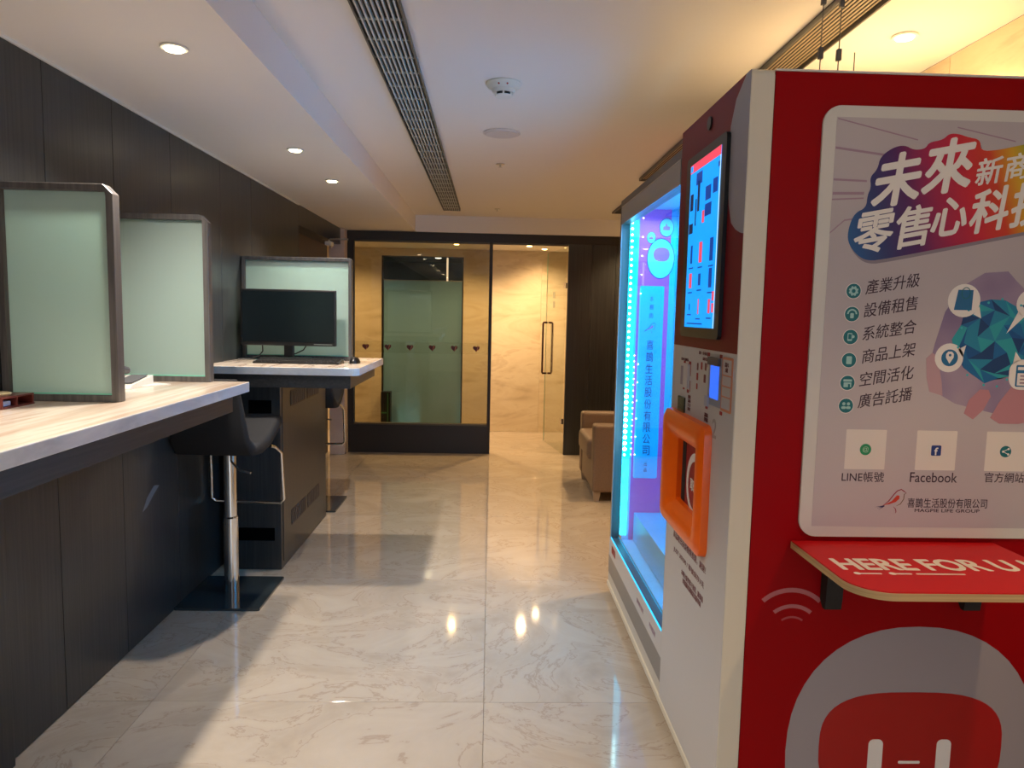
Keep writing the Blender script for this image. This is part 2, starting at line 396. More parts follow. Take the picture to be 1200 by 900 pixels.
# ================================================================== DOWNLIGHTS
def spot(name, loc, energy, col, ang=150, blend=.9, r=.03):
    l = bpy.data.lights.new(name, 'SPOT'); l.energy = energy; l.color = col; l.spot_size = math.radians(ang); l.spot_blend = blend; l.shadow_soft_size = r
    o = bpy.data.objects.new(name, l); C.objects.link(o); o.location = loc; return o
def downlight(x, y, z, label, group, energy, col, lens_s, ang=150):
    t = thing('downlight', label, 'ceiling light', (x, y, z), group)
    b = mk(); lathe(b, [(.026, -.0015), (.040, -.0015), (.042, -.004), (.040, -.007), (.030, -.007), (.026, -.005)], (x, y, z)); obj('trim_ring', b, white, t, True)
    b = mk(); lathe(b, [(.031, -.003), (.027, -.011), (.0001, -.016)], (x, y, z)); obj('lens', b, emis('lens_%s' % lens_s, (1.0, .82, .50) if lens_s == 'a' else (1, .62, .22), 22 if lens_s == 'a' else 20), t, True)
    s = spot('lamp', (0, 0, -.03), energy, col, ang); s.parent = t
    return t
LG = 'round ceiling downlights'
dl = [(-.985, -1.7), (-.985, -.3), (-.985, 1.0), (-.985, 2.313), (-.985, 3.681), (-.985, 4.51)]
names = {3: 'round warm downlight in the low ceiling at left, nearest and largest of three in view',
         4: 'round warm downlight in the low ceiling at left, second of the three from the front',
         5: 'round warm downlight in the low ceiling at left, farthest and smallest of three'}
for i, (x, y) in enumerate(dl):
    downlight(x, y, ZL, names.get(i, 'round warm downlight in the low left ceiling, %s before the nearest visible' % ['third', 'second', 'first'][i % 3]), LG, SPOT_L if i != 5 else SPOT_L * .8, WARM_L, 'a', 125)
for i, y in enumerate([-.6, .9, 2.44, 3.9, 5.3, 6.88]):
    downlight(1.36, y, ZH, 'round bright yellow downlight in the ceiling above the vending machine' if i == 2 else 'round warm downlight in the right ceiling, out of view, %s from the camera end' % ['first', 'second', 'third', 'fourth', 'fifth', 'last'][i], LG, SPOT_R * (.62 if i in (1, 2) else 1), WARM_R, 'b', 150 if i == 2 else 100)
for i, (x, y) in enumerate([(-.385, 7.92), (.411, 7.92), (.60, 8.25), (-1.6, 7.92)]):
    downlight(x, y, 2.175, ['round downlight in the corridor ceiling seen through the glass partition', 'round downlight in the corridor ceiling seen above the open doorway at its middle', 'round downlight in the corridor ceiling seen at the top right of the open doorway', 'round downlight in the corridor ceiling hidden past the left end of the glass'][i], LG, SPOT_C * (1 if i != 2 else .3), WARM_C, 'b')
rl = [(-.9, 9.6), (-.85, 10.3), (-1.0, 11.0), (-.8, 11.6), (-.55, 10.9), (-.95, 12.3), (-.5, 12.0), (-.75, 13.2), (-1.0, 13.6)]
for x, y in rl:
    t = thing('downlight', 'tiny white downlight in the dark ceiling of the room behind the frosted glass', 'ceiling light', (x, y, 2.45), 'tiny downlights of the far room')
    b = mk(); lathe(b, [(.055, -.001), (.06, -.004), (.05, -.012), (.0001, -.014)], (x, y, 2.45), 14); obj('lens', b, emis('lens_far', (1, .86, .75), 14), t, True)
l = bpy.data.lights.new('frost_fill_lamp', 'AREA'); l.energy = 120; l.color = (.55, .95, 1.0); l.size = 0.7  # unseen area lamp added to make the frosted pane glow
o = bpy.data.objects.new('frost_fill_lamp', l); C.objects.link(o); o.location = (-2.0, 9.4, 2.40)

# ================================================================== CEILING FIXTURES
def vent(x0, x1, y0, y1, nl, cross, label, slat_m, sw=.0075, sh=.014):
    t = thing('ceiling_vent', label, 'vent', ((x0 + x1) / 2, (y0 + y1) / 2, ZH))
    obj('duct', box(x0, x1, y0, y1, ZH - .003, ZH - .001), blackm, t)
    fr = mk(); ring(fr, [(x1, y1), (x0, y1), (x0, y0), (x1, y0)], [(x1 - .006, y1 - .006), (x0 + .006, y1 - .006), (x0 + .006, y0 + .006), (x1 - .006, y0 + .006)], 'Z', ZH - .020, ZH - .001); obj('frame', fr, dgrey, t)
    first = None
    for k in range(nl):
        x = x0 + (x1 - x0) * (k + 1) / (nl + 1)
        s = box(x - sw / 2, x + sw / 2, y0 + .006, y1 - .006, ZH - .004 - sh, ZH - .004)
        if first is None: first = obj('slat', s, slat_m, t)
        else:
            s.free(); c = first.copy(); C.objects.link(c); c.location = first.location + Vector(((x1 - x0) * k / (nl + 1), 0, 0))
    if cross:
        y = y0 + cross; f2 = None
        while y < y1 - .02:
            if f2 is None: f2 = obj('cross_bar', box(x0 + .006, x1 - .006, y - .004, y + .004, ZH - .012, ZH - .006), slat_m, t)
            else:
                c = f2.copy(); C.objects.link(c); c.location = f2.location + Vector((0, y - y0 - cross, 0))
            y += cross
vent_m = plain('vent_white_bars', (.52, .53, .52), .5)
vent(-.448, -.292, -.5, 6.67, 8, .172, 'long dark slotted ceiling vent with pale bars running towards the glass wall', vent_m, .006)
vent(1.003, 1.145, -.5, 5.0, 9, 0, 'long ceiling vent with beige blades above the vending machine', plain('vent_beige', (.42, .33, .22), .5), .0060, .002)

t = thing('return_grille', 'dark square ceiling grille just left of the far end of the vending machine top', 'vent', (1.30, 6.25, ZH))
obj('backing', box(1.09, 1.52, 5.85, 6.62, ZH - .003, ZH - .001), blackm, t)
fr = mk(); ring(fr, [(1.52, 6.62), (1.09, 6.62), (1.09, 5.85), (1.52, 5.85)], [(1.50, 6.60), (1.11, 6.60), (1.11, 5.87), (1.50, 5.87)], 'Z', ZH - .016, ZH - .001); obj('frame', fr, dgrey, t)
for k in range(9): obj('slat', box(1.11, 1.50, 5.93 + k * .075, 5.96 + k * .075, ZH - .014, ZH - .005), dgrey, t)
t = thing('smoke_detector', 'white round smoke detector with a dark slot ring on the ceiling', 'smoke detector', (.037, 3.06, ZH))
b = mk(); lathe(b, [(.073, -.001), (.074, -.006), (.066, -.018), (.050, -.026)], (.037, 3.06, ZH)); obj('base', b, plain('detector_white', (.62, .64, .60), .5), t, True)
b = mk(); lathe(b, [(.049, -.026), (.047, -.034), (.044, -.040)], (.037, 3.06, ZH)); obj('housing', b, plain('detector_white', (.62, .64, .60), .5), t, True)
b = mk(); lathe(b, [(.034, -.039), (.034, -.050)], (.037, 3.06, ZH)); obj('slot_ring', b, black, t, True)
for k in range(6):
    a = 2 * PI * k / 6 + .5; b = mk(); bx(b, -.004, .004, -.004, .004, -.052, -.038)
    bmesh.ops.translate(b, verts=b.verts, vec=(.037 + .036 * math.cos(a), 3.06 + .036 * math.sin(a), ZH)); obj('rib', b, white, t)
b = mk(); lathe(b, [(.036, -.050), (.034, -.056), (.0001, -.058)], (.037, 3.06, ZH)); obj('cap', b, white, t, True)
for a in (-1.9, -1.35):
    b = mk(); bmesh.ops.create_icosphere(b, subdivisions=1, radius=.0045); bmesh.ops.translate(b, verts=b.verts, vec=(.037 + .064 * math.cos(a), 3.06 + .064 * math.sin(a), ZH - .019)); obj('lamp_dot', b, red_ink, t)
t = thing('ceiling_speaker', 'flat round white plate on the ceiling behind the smoke detector', 'speaker', (.042, 3.87, ZH))
b = mk(); lathe(b, [(.097, -.001), (.098, -.005), (.090, -.009), (.085, -.007)], (.042, 3.87, ZH)); obj('rim', b, plain('plate_white', (.60, .56, .55), .6), t, True)
b = mk(); lathe(b, [(.084, -.002), (.083, -.011), (.0001, -.012)], (.042, 3.87, ZH)); obj('grille', b, plain('plate_white', (.60, .56, .55), .6), t, True)
for yy, lab in ((4.66, 'tiny metal sprinkler head in the ceiling behind the round plate'), (6.6, 'tiny metal sprinkler head in the ceiling near the far lilac beam')):
    t = thing('sprinkler', lab, 'sprinkler', (.045, yy, ZH))
    b = mk(); lathe(b, [(.028, -.001), (.026, -.005), (.010, -.007)], (.045, yy, ZH), 16); obj('escutcheon', b, steel, t, True)
    b = mk(); lathe(b, [(.006, -.007), (.005, -.018), (.013, -.020), (.013, -.022)], (.045, yy, ZH), 12); obj('deflector', b, steel, t, True)

# ================================================================== COUNTERS
def counter(x1, y0, y1, label, cr):
    t = thing('counter', label, 'counter', (x1 - .25, (y0 + y1) / 2, 0))
    def outline(ins):
        a, b, c = x1 - ins, y0 + ins, y1 - ins
        r = cr
        return [(XL + .001, b)] + [(a - r + r * math.cos(q), b + r + r * math.sin(q)) for q in [(-PI / 2) + PI / 2 * i / 6 for i in range(7)]] + [(a, c), (XL + .001, c)]
    me = mk(); prism(me, outline(0), 'Z', 1.09, 1.13)
    for f in me.faces: f.material_index = 0 if abs(f.normal.z) > .5 else 1
    o = obj('worktop', me, [stone_top, stone_edge_cool_lit], t)
    md = o.modifiers.new('bevel', 'BEVEL'); md.width = .003; md.segments = 2; md.limit_method = 'ANGLE'
    return t
c1 = counter(-.960, -1.6, 2.88, 'long stone topped bar counter in the left foreground with two frosted screens', .008)
obj('apron', box(XL + .001, -.992, -1.57, 2.78, 1.022, 1.0895, .001), wood_h, c1)
obj('support_panel', box(XL + .001, -1.442, -1.55, 2.13, .001, 1.021, .001), wood, c1)
c2 = counter(-.668, 3.65, 4.50, 'short stone topped counter with the computer monitor on it', .045)
obj('apron', box(XL + .001, -.715, 3.685, 4.46, 1.022, 1.0895, .001), wood_h, c2)

def hatch(t, x0, x1, y0, y1, z0, z1): pass
cb = thing('cabinet', 'dark wood cabinet with slotted vents under the monitor counter', 'cabinet', (-1.24, 4.37, 0))
bc = mk(); bx(bc, -1.40, -1.12, 3.84, 4.90, .002, 1.021, .002); obj('body', bc, wood, cb)
obj('side_door', box(-1.1198, -1.1165, 3.875, 4.88, .04, 1.005, .001), wood, cb)
for z0, z1, x0, x1 in ((.865, .935, -1.285, -1.165), (.165, .235, -1.365, -1.155)):
    obj('slot', box(x0, x1, 3.834, 3.8395, z0, z1, .001), plain('slot_black', (.001, .001, .001), .9, spec=.05), cb)
for z0 in (.880, .195):
    for y0, y1 in ((4.03, 4.34), (4.39, 4.69)):
        g = obj('grille', box(-1.1165, -1.115, y0, y1, z0, z0 + .09, .0003), plain('grille_dark', (.05, .035, .028), .5), cb)
        n = 9; f = None
        for k in range(n):
            y = y0 + .012 + (y1 - y0 - .024) * k / (n - 1)
            if f is None: f = obj('blade', box(-1.115, -1.112, y - .008, y + .008, z0 + .008, z0 + .082), plain('grille_blade', (.10, .075, .06), .45), g); fy = y
            else:
                c = f.copy(); C.objects.link(c); c.location = f.location + Vector((0, y - fy, 0))

# frosted screens on the counters
def desk_screen(x0, x1, y0, y1, ztop, label, cham=.028, fwid=.021):
    t = thing('desk_screen', label, 'screen', ((x0 + x1) / 2, (y0 + y1) / 2, 1.13))
    zb = 1.1305
    out = [(x0, zb), (x1, zb), (x1, ztop - cham), (x1 - cham, ztop), (x0, ztop)]
    f = fwid
    inn = [(x0 + f, zb + f), (x1 - f, zb + f), (x1 - f, ztop - cham * .5 - f), (x1 - f - cham * .1, ztop - f), (x0 + f, ztop - f)]
    o = obj('frame', ring(mk(), out, inn, 'Y', y0, y1), frame_w, t)
    md = o.modifiers.new('bevel', 'BEVEL'); md.width = .0015; md.segments = 1; md.limit_method = 'ANGLE'
    ym = (y0 + y1) / 2
    obj('glass_panel', box(x0 + f + .0005, x1 - f - .0005, ym - .004, ym + .004, zb + f + .0005, ztop - f - .0005), frost, t)
    obj('glass_bead', box(x0 + f + .001, x1 - f - .001, ym - .010, ym - .0045, zb + f + .0003, zb + f + .004), green_edge, t)
    return t
desk_screen(XL + .003, -1.118, 2.180, 2.220, 1.777, 'large frosted glass counter screen at the far left, nearest, in a dark frame')
desk_screen(XL + .003, -1.095, 2.830, 2.868, 1.777, 'frosted glass counter screen standing at the far end of the long counter')
desk_screen(XL + .003, -.820, 4.27, 4.31, 1.728, 'wide frosted glass screen behind the black computer monitor', .012, .020)

# computer monitor
mo = thing('computer_monitor', 'black switched off computer monitor on the short counter', 'monitor', (-1.15, 4.1, 1.13))
obj('housing', box(-1.425, -.885, 4.135, 4.165, 1.215, 1.535, .006), black, mo)
obj('display', box(-1.413, -.897, 4.132, 4.1345, 1.237, 1.523), monitor_black, mo)
obj('chin_light', box(-1.01, -.905, 4.1322, 4.1348, 1.2235, 1.2262), plain('silver_line', (.5, .55, .5), .3, metal=.5), mo)
obj('neck', box(-1.185, -1.13, 4.150, 4.175, 1.150, 1.25, .004), black, mo)
obj('base', prism(mk(), rrect(-1.155, 4.15, .24, .16, .03), 'Z', 1.131, 1.146), black, mo)
b = mk(); tube(b, [(-1.31, 4.16, 1.22), (-1.31, 4.165, 1.18), (-1.325, 4.15, 1.155), (-1.37, 4.13, 1.136), (-1.43, 4.10, 1.136)], .0035, 6); obj('cable', b, black, mo)
b = mk(); tube(b, [(-1.06, 4.17, 1.22), (-1.08, 4.175, 1.19), (-1.12, 4.175, 1.17), (-1.14, 4.17, 1.165)], .0035, 6); obj('cable', b, black, mo)
# keyboard and mouse
kb = thing('keyboard', 'black computer keyboard in front of the monitor', 'keyboard', (-1.04, 3.96, 1.13))
kp = mk(); prism(kp, [(3.88, 1.1305), (4.02, 1.1305), (4.02, 1.153), (3.88, 1.139)], 'X', -1.275, -.815); obj('case', kp, black, kb)
km = mk()
for r in range(5):
    yy = 3.897 + r * .025; x = -1.262
    while x < -.835:
        w = .0165 if r else random.choice([.0165, .03]); 
        if r == 0 and -1.15 < x < -1.1: w = .11
        zt = 1.142 + r * .0023
        bx(km, x, min(x + w, -.828), yy - .0085, yy + .0085, zt - .003, zt + .0045); x += w + .0035
ko = obj('keys', km, plain('key_black', (.028, .026, .024), .6), kb); ko['kind'] = 'stuff'
ms = thing('computer_mouse', 'small black computer mouse at the right end of the keyboard', 'mouse', (-.755, 4.02, 1.13))
b = mk(); bmesh.ops.create_uvsphere(b, u_segments=16, v_segments=10, radius=1)
for v in b.verts: v.co = Vector((-.755 + v.co.x * .030, 4.02 + v.co.y * .052, 1.1305 + max(0, v.co.z) * .036))
bmesh.ops.remove_doubles(b, verts=b.verts, dist=.0005); obj('shell', b, black, ms, True)
obj('wheel', box(-.758, -.752, 3.985, 4.005, 1.155, 1.163, .002), dgrey, ms)
b = mk(); tube(b, [(-.757, 4.07, 1.137), (-.77, 4.13, 1.135), (-.80, 4.19, 1.134), (-.84, 4.20, 1.134), (-.87, 4.18, 1.134)], .0025, 6); obj('cord', b, black, ms)

# desk phone behind the first screen, wooden tray in front of it
ph = thing('desk_phone', 'white desk telephone with its handset between the two frosted screens', 'telephone', (-1.31, 2.62, 1.13))
b = mk(); prism(b, [(2.54, 1.1305), (2.72, 1.1305), (2.72, 1.165), (2.56, 1.142)], 'X', -1.385, -1.265); obj('body', b, paper, ph)
b = mk(); prism(b, [(2.575, 1.1475), (2.70, 1.1655), (2.70, 1.168), (2.575, 1.150)], 'X', -1.335, -1.275); obj('keypad', b, plain('phone_pad', (.12, .12, .13), .5), ph)
b = mk(); tube(b, [(-1.365, 2.555, 1.168), (-1.365, 2.59, 1.178), (-1.365, 2.64, 1.185), (-1.365, 2.69, 1.188), (-1.365, 2.725, 1.180)], .014, 10); obj('handset', b, plain('phone_dark', (.10, .09, .10), .4), ph)
tag(obj('paper_sheet', prism(mk(), [(-1.26, 2.62), (-1.20, 2.72), (-1.27, 2.76), (-1.33, 2.74)], 'Z', 1.1305, 1.1325), paper), 'small loose sheet of white paper beside the white telephone', 'paper')
bxo = thing('wooden_tray_box', 'small reddish brown wooden box with open side at the left edge', 'box', (-1.38, 2.06, 1.13))
obj('bottom', box(-1.43, -1.334, 1.985, 2.125, 1.1305, 1.135), mahog, bxo)
obj('lid', box(-1.43, -1.334, 1.985, 2.125, 1.158, 1.163, .001), mahog, bxo)
for a, b_ in ((1.985, 1.992), (2.05, 2.054), (2.118, 2.125)):
    obj('divider', box(-1.43, -1.335, a, b_, 1.1352, 1.1578), mahog, bxo)
obj('back', box(-1.432, -1.4302, 1.985, 2.125, 1.1305, 1.163), mahog, bxo)
b = mk(); lathe(b, [(.036, .0), (.040, .006), (.037, .008), (.0001, .004)], (-1.385, 2.035, 1.1635), 24)
tag(obj('coaster_dish', b, plain('brass_yellow', (.75, .62, .35), .4)), 'round pale yellow dish on top of the small wooden box', 'dish')
b = mk(); bx(b, -1.40, -1.345, 2.0, 2.04, 1.1355, 1.150, .004); tag(obj('clip_roll', b, plain('pale_blue_plastic', (.45, .55, .8), .4)), 'small pale blue item inside the open side of the wooden box', 'stationery')

# ================================================================== STOOLS (front of stool is local +Y)
def make_stool(label):
    t = thing('bar_stool', label, 'stool', (0, 0, 0), 'black bar stools')
    # one padded shell: backrest curving into the seat with a raised front roll
    prof = [(-.225, 1.10), (-.215, 1.00), (-.205, .90), (-.195, .83), (-.155, .79), (-.07, .785), (.02, .805), (.11, .850), (.170, .880), (.215, .878), (.240, .840)]
    thick = [.030, .034, .038, .046, .056, .060, .066, .070, .066, .056, .03]
    bm = mk(); loops = []
    for i, (y, z) in enumerate(prof):
        a = prof[max(0, i - 1)]; c = prof[min(len(prof) - 1, i + 1)]
        d = Vector((c[0] - a[0], c[1] - a[1])).normalized(); nrm = Vector((d.y, -d.x))   # away from sitter
        hw = .190 - .010 * max(0, (i - 8)) - [.05, .032, .018, .006][i] * (i < 4) if i < 4 else .196 - .008 * max(0, i - 8); th = thick[i]
        L = []
        for (u, v) in rrect(0, 0, 2 * hw, th, th * .45, 4):
            off = th / 2 + v - th
            L.append((u, y + nrm.x * (-off), z + nrm.y * (-off)))
        loops.append(L)
    loft(bm, loops, True, True); obj('seat_shell', bm, leather, t, True)
    obj('mounting_plate', box(-.09, .09, -.10, .08, .725, .737, .004), blackm, t)
    b = mk(); lathe(b, [(.030, .40), (.030, .725)], (0, 0, 0), 24); obj('upper_column', b, chrome, t, True)
    b = mk(); lathe(b, [(.0355, .005), (.0355, .392), (.030, .398)], (0, 0, 0), 24); obj('lower_column', b, chrome, t, True)
    obj('base_plate', prism(mk(), rrect(0, 0, .40, .42, .012), 'Z', .0005, .012), plain('base_black_glass', (.03, .04, .045), .12, spec=.8), t)
    b = mk(); tube(b, [(-.165, .10, .735), (-.17, .15, .72), (-.185, .20, .68), (-.19, .215, .43), (-.17, .225, .41), (.17, .225, .41), (.19, .215, .43), (.185, .20, .68), (.17, .15, .72), (.165, .10, .735)], .009, 10); obj('footrest', b, chrome, t, True)
    b = mk(); tube(b, [(.03, -.05, .725), (.035, -.07, .69), (.09, -.11, .655), (.15, -.12, .645)], .005, 8); obj('lever', b, steel, t, True)
    return t
st1 = make_stool('black padded bar stool with a square base between the two counters')
st1.location = (-1.268, 3.50, 0); 
st2 = dup(st1, (-1.272, 5.19, 0), label='black padded bar stool partly hidden behind the dark wood cabinet')
st1.rotation_euler = (0, 0, math.radians(-3)); st2.rotation_euler = (0, 0, math.radians(3))
# the square base stays parallel to the wall
for s in (st1, st2):
    for ch in s.children:
        if ch.name.startswith('base_plate'): ch.rotation_euler = (0, 0, -s.rotation_euler.z)

# ================================================================== ARMCHAIR
ac = thing('armchair', 'taupe leatherette armchair against the right wall behind the vending machine', 'armchair', (1.1, 5.75, 0))
def soft(x0, x1, y0, y1, z0, z1, r, seg=4):
    b = mk(); bx(b, x0, x1, y0, y1, z0, z1)
    bmesh.ops.bevel(b, geom=b.edges[:], offset=r, segments=seg, affect='EDGES', profile=.6); return b
obj('arm', soft(.80, 1.50, 5.34, 5.47, .075, .60, .03), taupe, ac, True)
obj('arm', soft(.80, 1.50, 6.05, 6.18, .075, .60, .03), taupe, ac, True)
obj('seat_frame', soft(.81, 1.45, 5.46, 6.06, .075, .30, .02), taupe, ac, True)
obj('seat_cushion', soft(.77, 1.40, 5.475, 6.045, .30, .47, .05), taupe, ac, True)
obj('backrest', soft(1.36, 1.55, 5.35, 6.17, .075, .70, .04), taupe, ac, True)
for x in (.84, 1.48):
    for y in (5.39, 6.13):
        b = mk(); loft(b, [[(x + sx * w, y + sy * w, z) for sx, sy in ((1, 1), (-1, 1), (-1, -1), (1, -1))] for w, z in ((.018, .001), (.028, .076))], True, True); obj('leg', b, plain('leg_pale', (.45, .36, .28), .4), ac)

# ceiling-hung rod and camera at the recess
t = thing('security_camera', 'small pale camera under the metal rod at the wall recess', 'camera', (-1.50, 6.6, 2.0))
b = mk(); bx(b, -1.50, -1.44, 6.55, 6.66, 2.005, 2.04, .008); obj('body', b, white, t)
b = mk(); tube(b, [(-1.455, 6.60, 2.006), (-1.455, 6.60, 1.985)], .012, 10); obj('lens', b, steel, t)
b = mk(); tube(b, [(-1.47, 6.6, 2.038), (-1.47, 6.6, 2.058)], .006, 8); obj('mount', b, white, t)
b = mk(); tube(b, [(-1.53, 6.60, 2.064), (-1.30, 6.60, 2.064)], .008, 8); tag(obj('hanging_rod', b, steel), 'short metal rod above the camera beside the glass partition', 'rod')

# ================================================================== VENDING MACHINE
VM = thing('vending_machine', 'tall red and white vending machine with a blue lit glass front and touch screen', 'vending machine', (1.1, 2.68, 0))
X0, Y0, Y1, XB, ZT, ZB = .630, 1.80, 3.575, 1.575, 2.035, .065
NY = (0, -1, 0); NX = (-1, 0, 0)
# carcass
obj('side_panel', box(.690, XB, Y0 + .002, Y0 + .02, ZB, ZT - .006, .002), mred, VM)
obj('far_side_panel', box(.690, XB, Y1 - .02, Y1, ZB, ZT - .006, .002), mred, VM)
obj('back_panel', box(XB - .02, XB, Y0 + .021, Y1 - .021, ZB, ZT - .006), dgrey, VM)
obj('roof', box(.690, XB, Y0 + .001, Y1, ZT - .0055, ZT, .002), white, VM)
obj('bottom', box(.690, XB - .021, Y0 + .021, Y1 - .021, ZB, ZB + .02), dgrey, VM)
obj('divider', box(.690, XB - .03, 2.44, 2.452, ZB + .021, ZT - .007), plain('inner_led_tint', (.08, .50, .74), .4), VM)  # white panel with the blue LED light put into its colour
# control door (nearer half) with a hole for the pickup hatch
dr = obj('control_door', ring(mk(), rrect(2.1175, 1.05, .635, 1.97, .018, 6), rrect(2.19, .925, .25, .21, .012, 6), 'X', X0, .688), [cream], VM)
md = dr.modifiers.new('bevel', 'BEVEL'); md.width = .003; md.segments = 2; md.limit_method = 'ANGLE'
obj('door_gap', box(.6865, .6895, Y0 + .004, 2.43, ZB + .004, ZT - .01), blackm, VM)
def front(name, poly, d0, d1, mat, parent): return obj(name, prism(mk(), poly, 'X', X0 - d1, X0 - d0), mat, parent)
# lower white sheet on the door, with the same hole
ls = obj('lower_sheet', ring(mk(), rrect(2.1175, .699, .627, 1.262, .006, 6), rrect(2.19, .925, .26, .22, .012, 6), 'X', X0 - .001, X0 + .0001), mgrey, dr)
# red upper sheet with the grey crescent at its corner
cres = [(1.8045, 2.0315), (1.8045, 1.635), (1.83, 1.640), (1.865, 1.652), (1.900, 1.672), (1.925, 1.72), (1.945, 1.80), (1.948, 1.87), (1.940, 1.93), (1.905, 1.99), (1.835, 2.0315)]
red_up = [(2.4315, 1.3305), (2.4315, 2.0315), (1.835, 2.0315), (1.905, 1.99), (1.940, 1.93), (1.948, 1.87), (1.945, 1.80), (1.925, 1.72), (1.900, 1.672), (1.865, 1.652), (1.83, 1.640), (1.8045, 1.635), (1.8045, 1.3305)]
front('red_sheet', red_up, 0, .001, plain('front_red', (.17, .003, .008), .45, spec=.25), dr)
front('grey_sheet', cres, 0, .001, plain('crescent_grey', (.30, .30, .36), .4), dr)
front('camera_eye', ell(2.125, 1.985, .019, .019, 20), .001, .006, black, dr)
# touch screen
ts = front('touch_screen', rrect(2.125, 1.640, .385, .555, .015), .001, .012, black, VM)
def scr(name, y0, y1, z0, z1, d, mat): return front(name, [(y0, z0), (y1, z0), (y1, z1), (y0, z1)], .012 + d, .0128 + d, mat, ts)
disp_b = emis('display_blue', (.0, .34, 1.0), 1.15); disp_d = emis('display_navy', (.0, .06, .42), .7); disp_r = emis('display_red', (1.0, .08, .14), .9); disp_k = emis('display_dark', (.01, .02, .10), .5)
scr('display', 1.972, 2.268, 1.393, 1.890, .0, disp_b)
scr('title_bar', 1.972, 2.268, 1.865, 1.890, .001, disp_r)
scr('avatar', 2.238, 2.262, 1.868, 1.886, .002, disp_b)
for (a, b_, c, d_) in [(2.05, 2.10, 1.76, 1.80), (1.99, 2.03, 1.77, 1.81), (2.04, 2.10, 1.715, 1.75), (2.14, 2.20, 1.82, 1.855), (1.975, 1.99, 1.835, 1.85)]:
    scr('banner_block', a, b_, c, d_, .001, disp_d)
for (a, b_, c, d_) in [(2.225, 2.255, 1.75, 1.80), (2.16, 2.18, 1.74, 1.83), (2.22, 2.26, 1.68, 1.71), (2.19, 2.20, 1.70, 1.78)]:
    scr('banner_figure', a, b_, c, d_, .001, disp_k)
scr('banner_figure', 2.105, 2.125, 1.70, 1.735, .001, disp_r)
cells = []
for r, z in enumerate((1.615, 1.535, 1.455)):
    for c_, y in enumerate((2.22, 2.125, 2.02)):
        w = [.018, .028, .03, .026, .022, .028, .008, .008, .018][r * 3 + c_]; h = [.055, .06, .065, .045, .035, .055, .02, .045, .04][r * 3 + c_]
        m_ = disp_r if (r, c_) in ((0, 1), (1, 0), (2, 2), (2, 1)) else disp_d
        scr('product_picture', y - w / 2, y + w / 2, z - h / 2, z + h / 2, .001, m_)
        scr('price_line', y - .022, y + .022, z - h / 2 - .016, z - h / 2 - .012, .001, disp_d)
for zz in (1.437, 1.47): scr('cart_button', 1.975, 1.992, zz, zz + .026, .002, disp_r)
scr('footer_line', 2.08, 2.24, 1.402, 1.406, .001, disp_d)
scr('white_edge', 1.972, 1.975, 1.393, 1.865, .001, emis('display_white', (.6, .85, 1), 1.2))
# payment area
pay = front('payment_panel', rrect(1.965, 1.245, .115, .135, .004), .001, .004, plain('reader_frame', (.28, .30, .38), .4), VM)
front('reader_display', rrect(1.965, 1.245, .075, .095, .002), .004, .005, emis('reader_blue', (.03, .16, 1.0), 1.0), pay)
front('reader_hood', rrect(1.965, 1.302, .095, .022, .002), .004, .012, plain('reader_dark', (.06, .06, .08), .4), pay)
front('reader_tab', rrect(2.022, 1.185, .03, .03, .002), .004, .009, plain('reader_pale', (.4, .42, .55), .4), pay)
for y, z in ((2.035, 1.318), (1.925, 1.318), (2.035, 1.165), (1.905, 1.165), (2.285, 1.278), (2.225, 1.280), (2.285, 1.196), (2.235, 1.190)):
    front('corner_mark', rrect(y, z, .020, .010, .0012, 2), .001, .002, red_ink, dr)
for y0_, y1_, z0_, z1_ in ((2.043, 2.046, 1.28, 1.315), (2.212, 2.216, 1.24, 1.285), (2.212, 2.216, 1.19, 1.225)):
    front('corner_line', [(y0_, z0_), (y1_, z0_), (y1_, z1_), (y0_, z1_)], .001, .0018, red_ink, dr)
card = front('instruction_card', rrect(1.866, 1.246, .082, .145, .006), .001, .003, copper, VM)
for z0, z1 in ((1.272, 1.312), (1.243, 1.268), (1.215, 1.239), (1.181, 1.211)):
    front('card_field', rrect(1.866, (z0 + z1) / 2, .066, z1 - z0, .002, 2), .003, .0036, plain('card_grey', (.50, .47, .47), .5), card)
UF, VF = (0, -1, 0), (0, 0, 1)
def ftext(name, body, y, z, w, h, mat, bold=0.0, parent=None): return text(name, body, mat, (X0 - .0011, y, z), UF, VF, NX, w, h, parent or dr, bold, 0, .0006)
ftext('card_text', '請靠卡\n感應', 1.866, 1.292, .030, .026, wine_ink, parent=card).location.x -= .003
ftext('payment_text', '悠遊卡·一卡通·行動支付', 2.09, 1.318, .085, .010, wine_ink)
ftext('payment_text', '掃碼付款', 2.07, 1.302, .045, .010, wine_ink)
ftext('payment_text', '信用卡感應區', 2.285, 1.288, .085, .010, wine_ink)
ftext('payment_text', '感應扣款\n請勿移動\n靠卡三秒\n聽到嗶聲', 2.215, 1.155, .030, .050, wine_ink)
ftext('payment_text', '請將條碼\n對準掃描', 2.035, 1.135, .035, .026, wine_ink)
ftext('payment_text', '掃描完成\n請稍候取貨', 2.035, 1.102, .050, .022, wine_ink)
ftext('step_number', '2', 1.955, 1.115, .034, .052, plain('step_grey', (.36, .33, .34), .5), .02)
for i, (y, z, w, h) in enumerate([(2.14, 1.275, .014, .022), (2.10, 1.28, .014, .022), (2.06, 1.28, .014, .022), (2.14, 1.245, .016, .022), (2.065, 1.245, .018, .024), (2.14, 1.215, .012, .018)]):
    front('pay_icon', rrect(y, z, w, h, .002, 2), .001, .0018, [wine_ink, red_ink][i % 2], dr)
rd = front('card_reader', rrect(2.252, 1.238, .048, .078, .003), .001, .008, plain('reader_white', (.55, .54, .58), .35), dr)
front('reader_slot', rrect(2.30, 1.235, .045, .06, .002), .001, .003, plain('reader_pic', (.30, .26, .36), .5), dr)
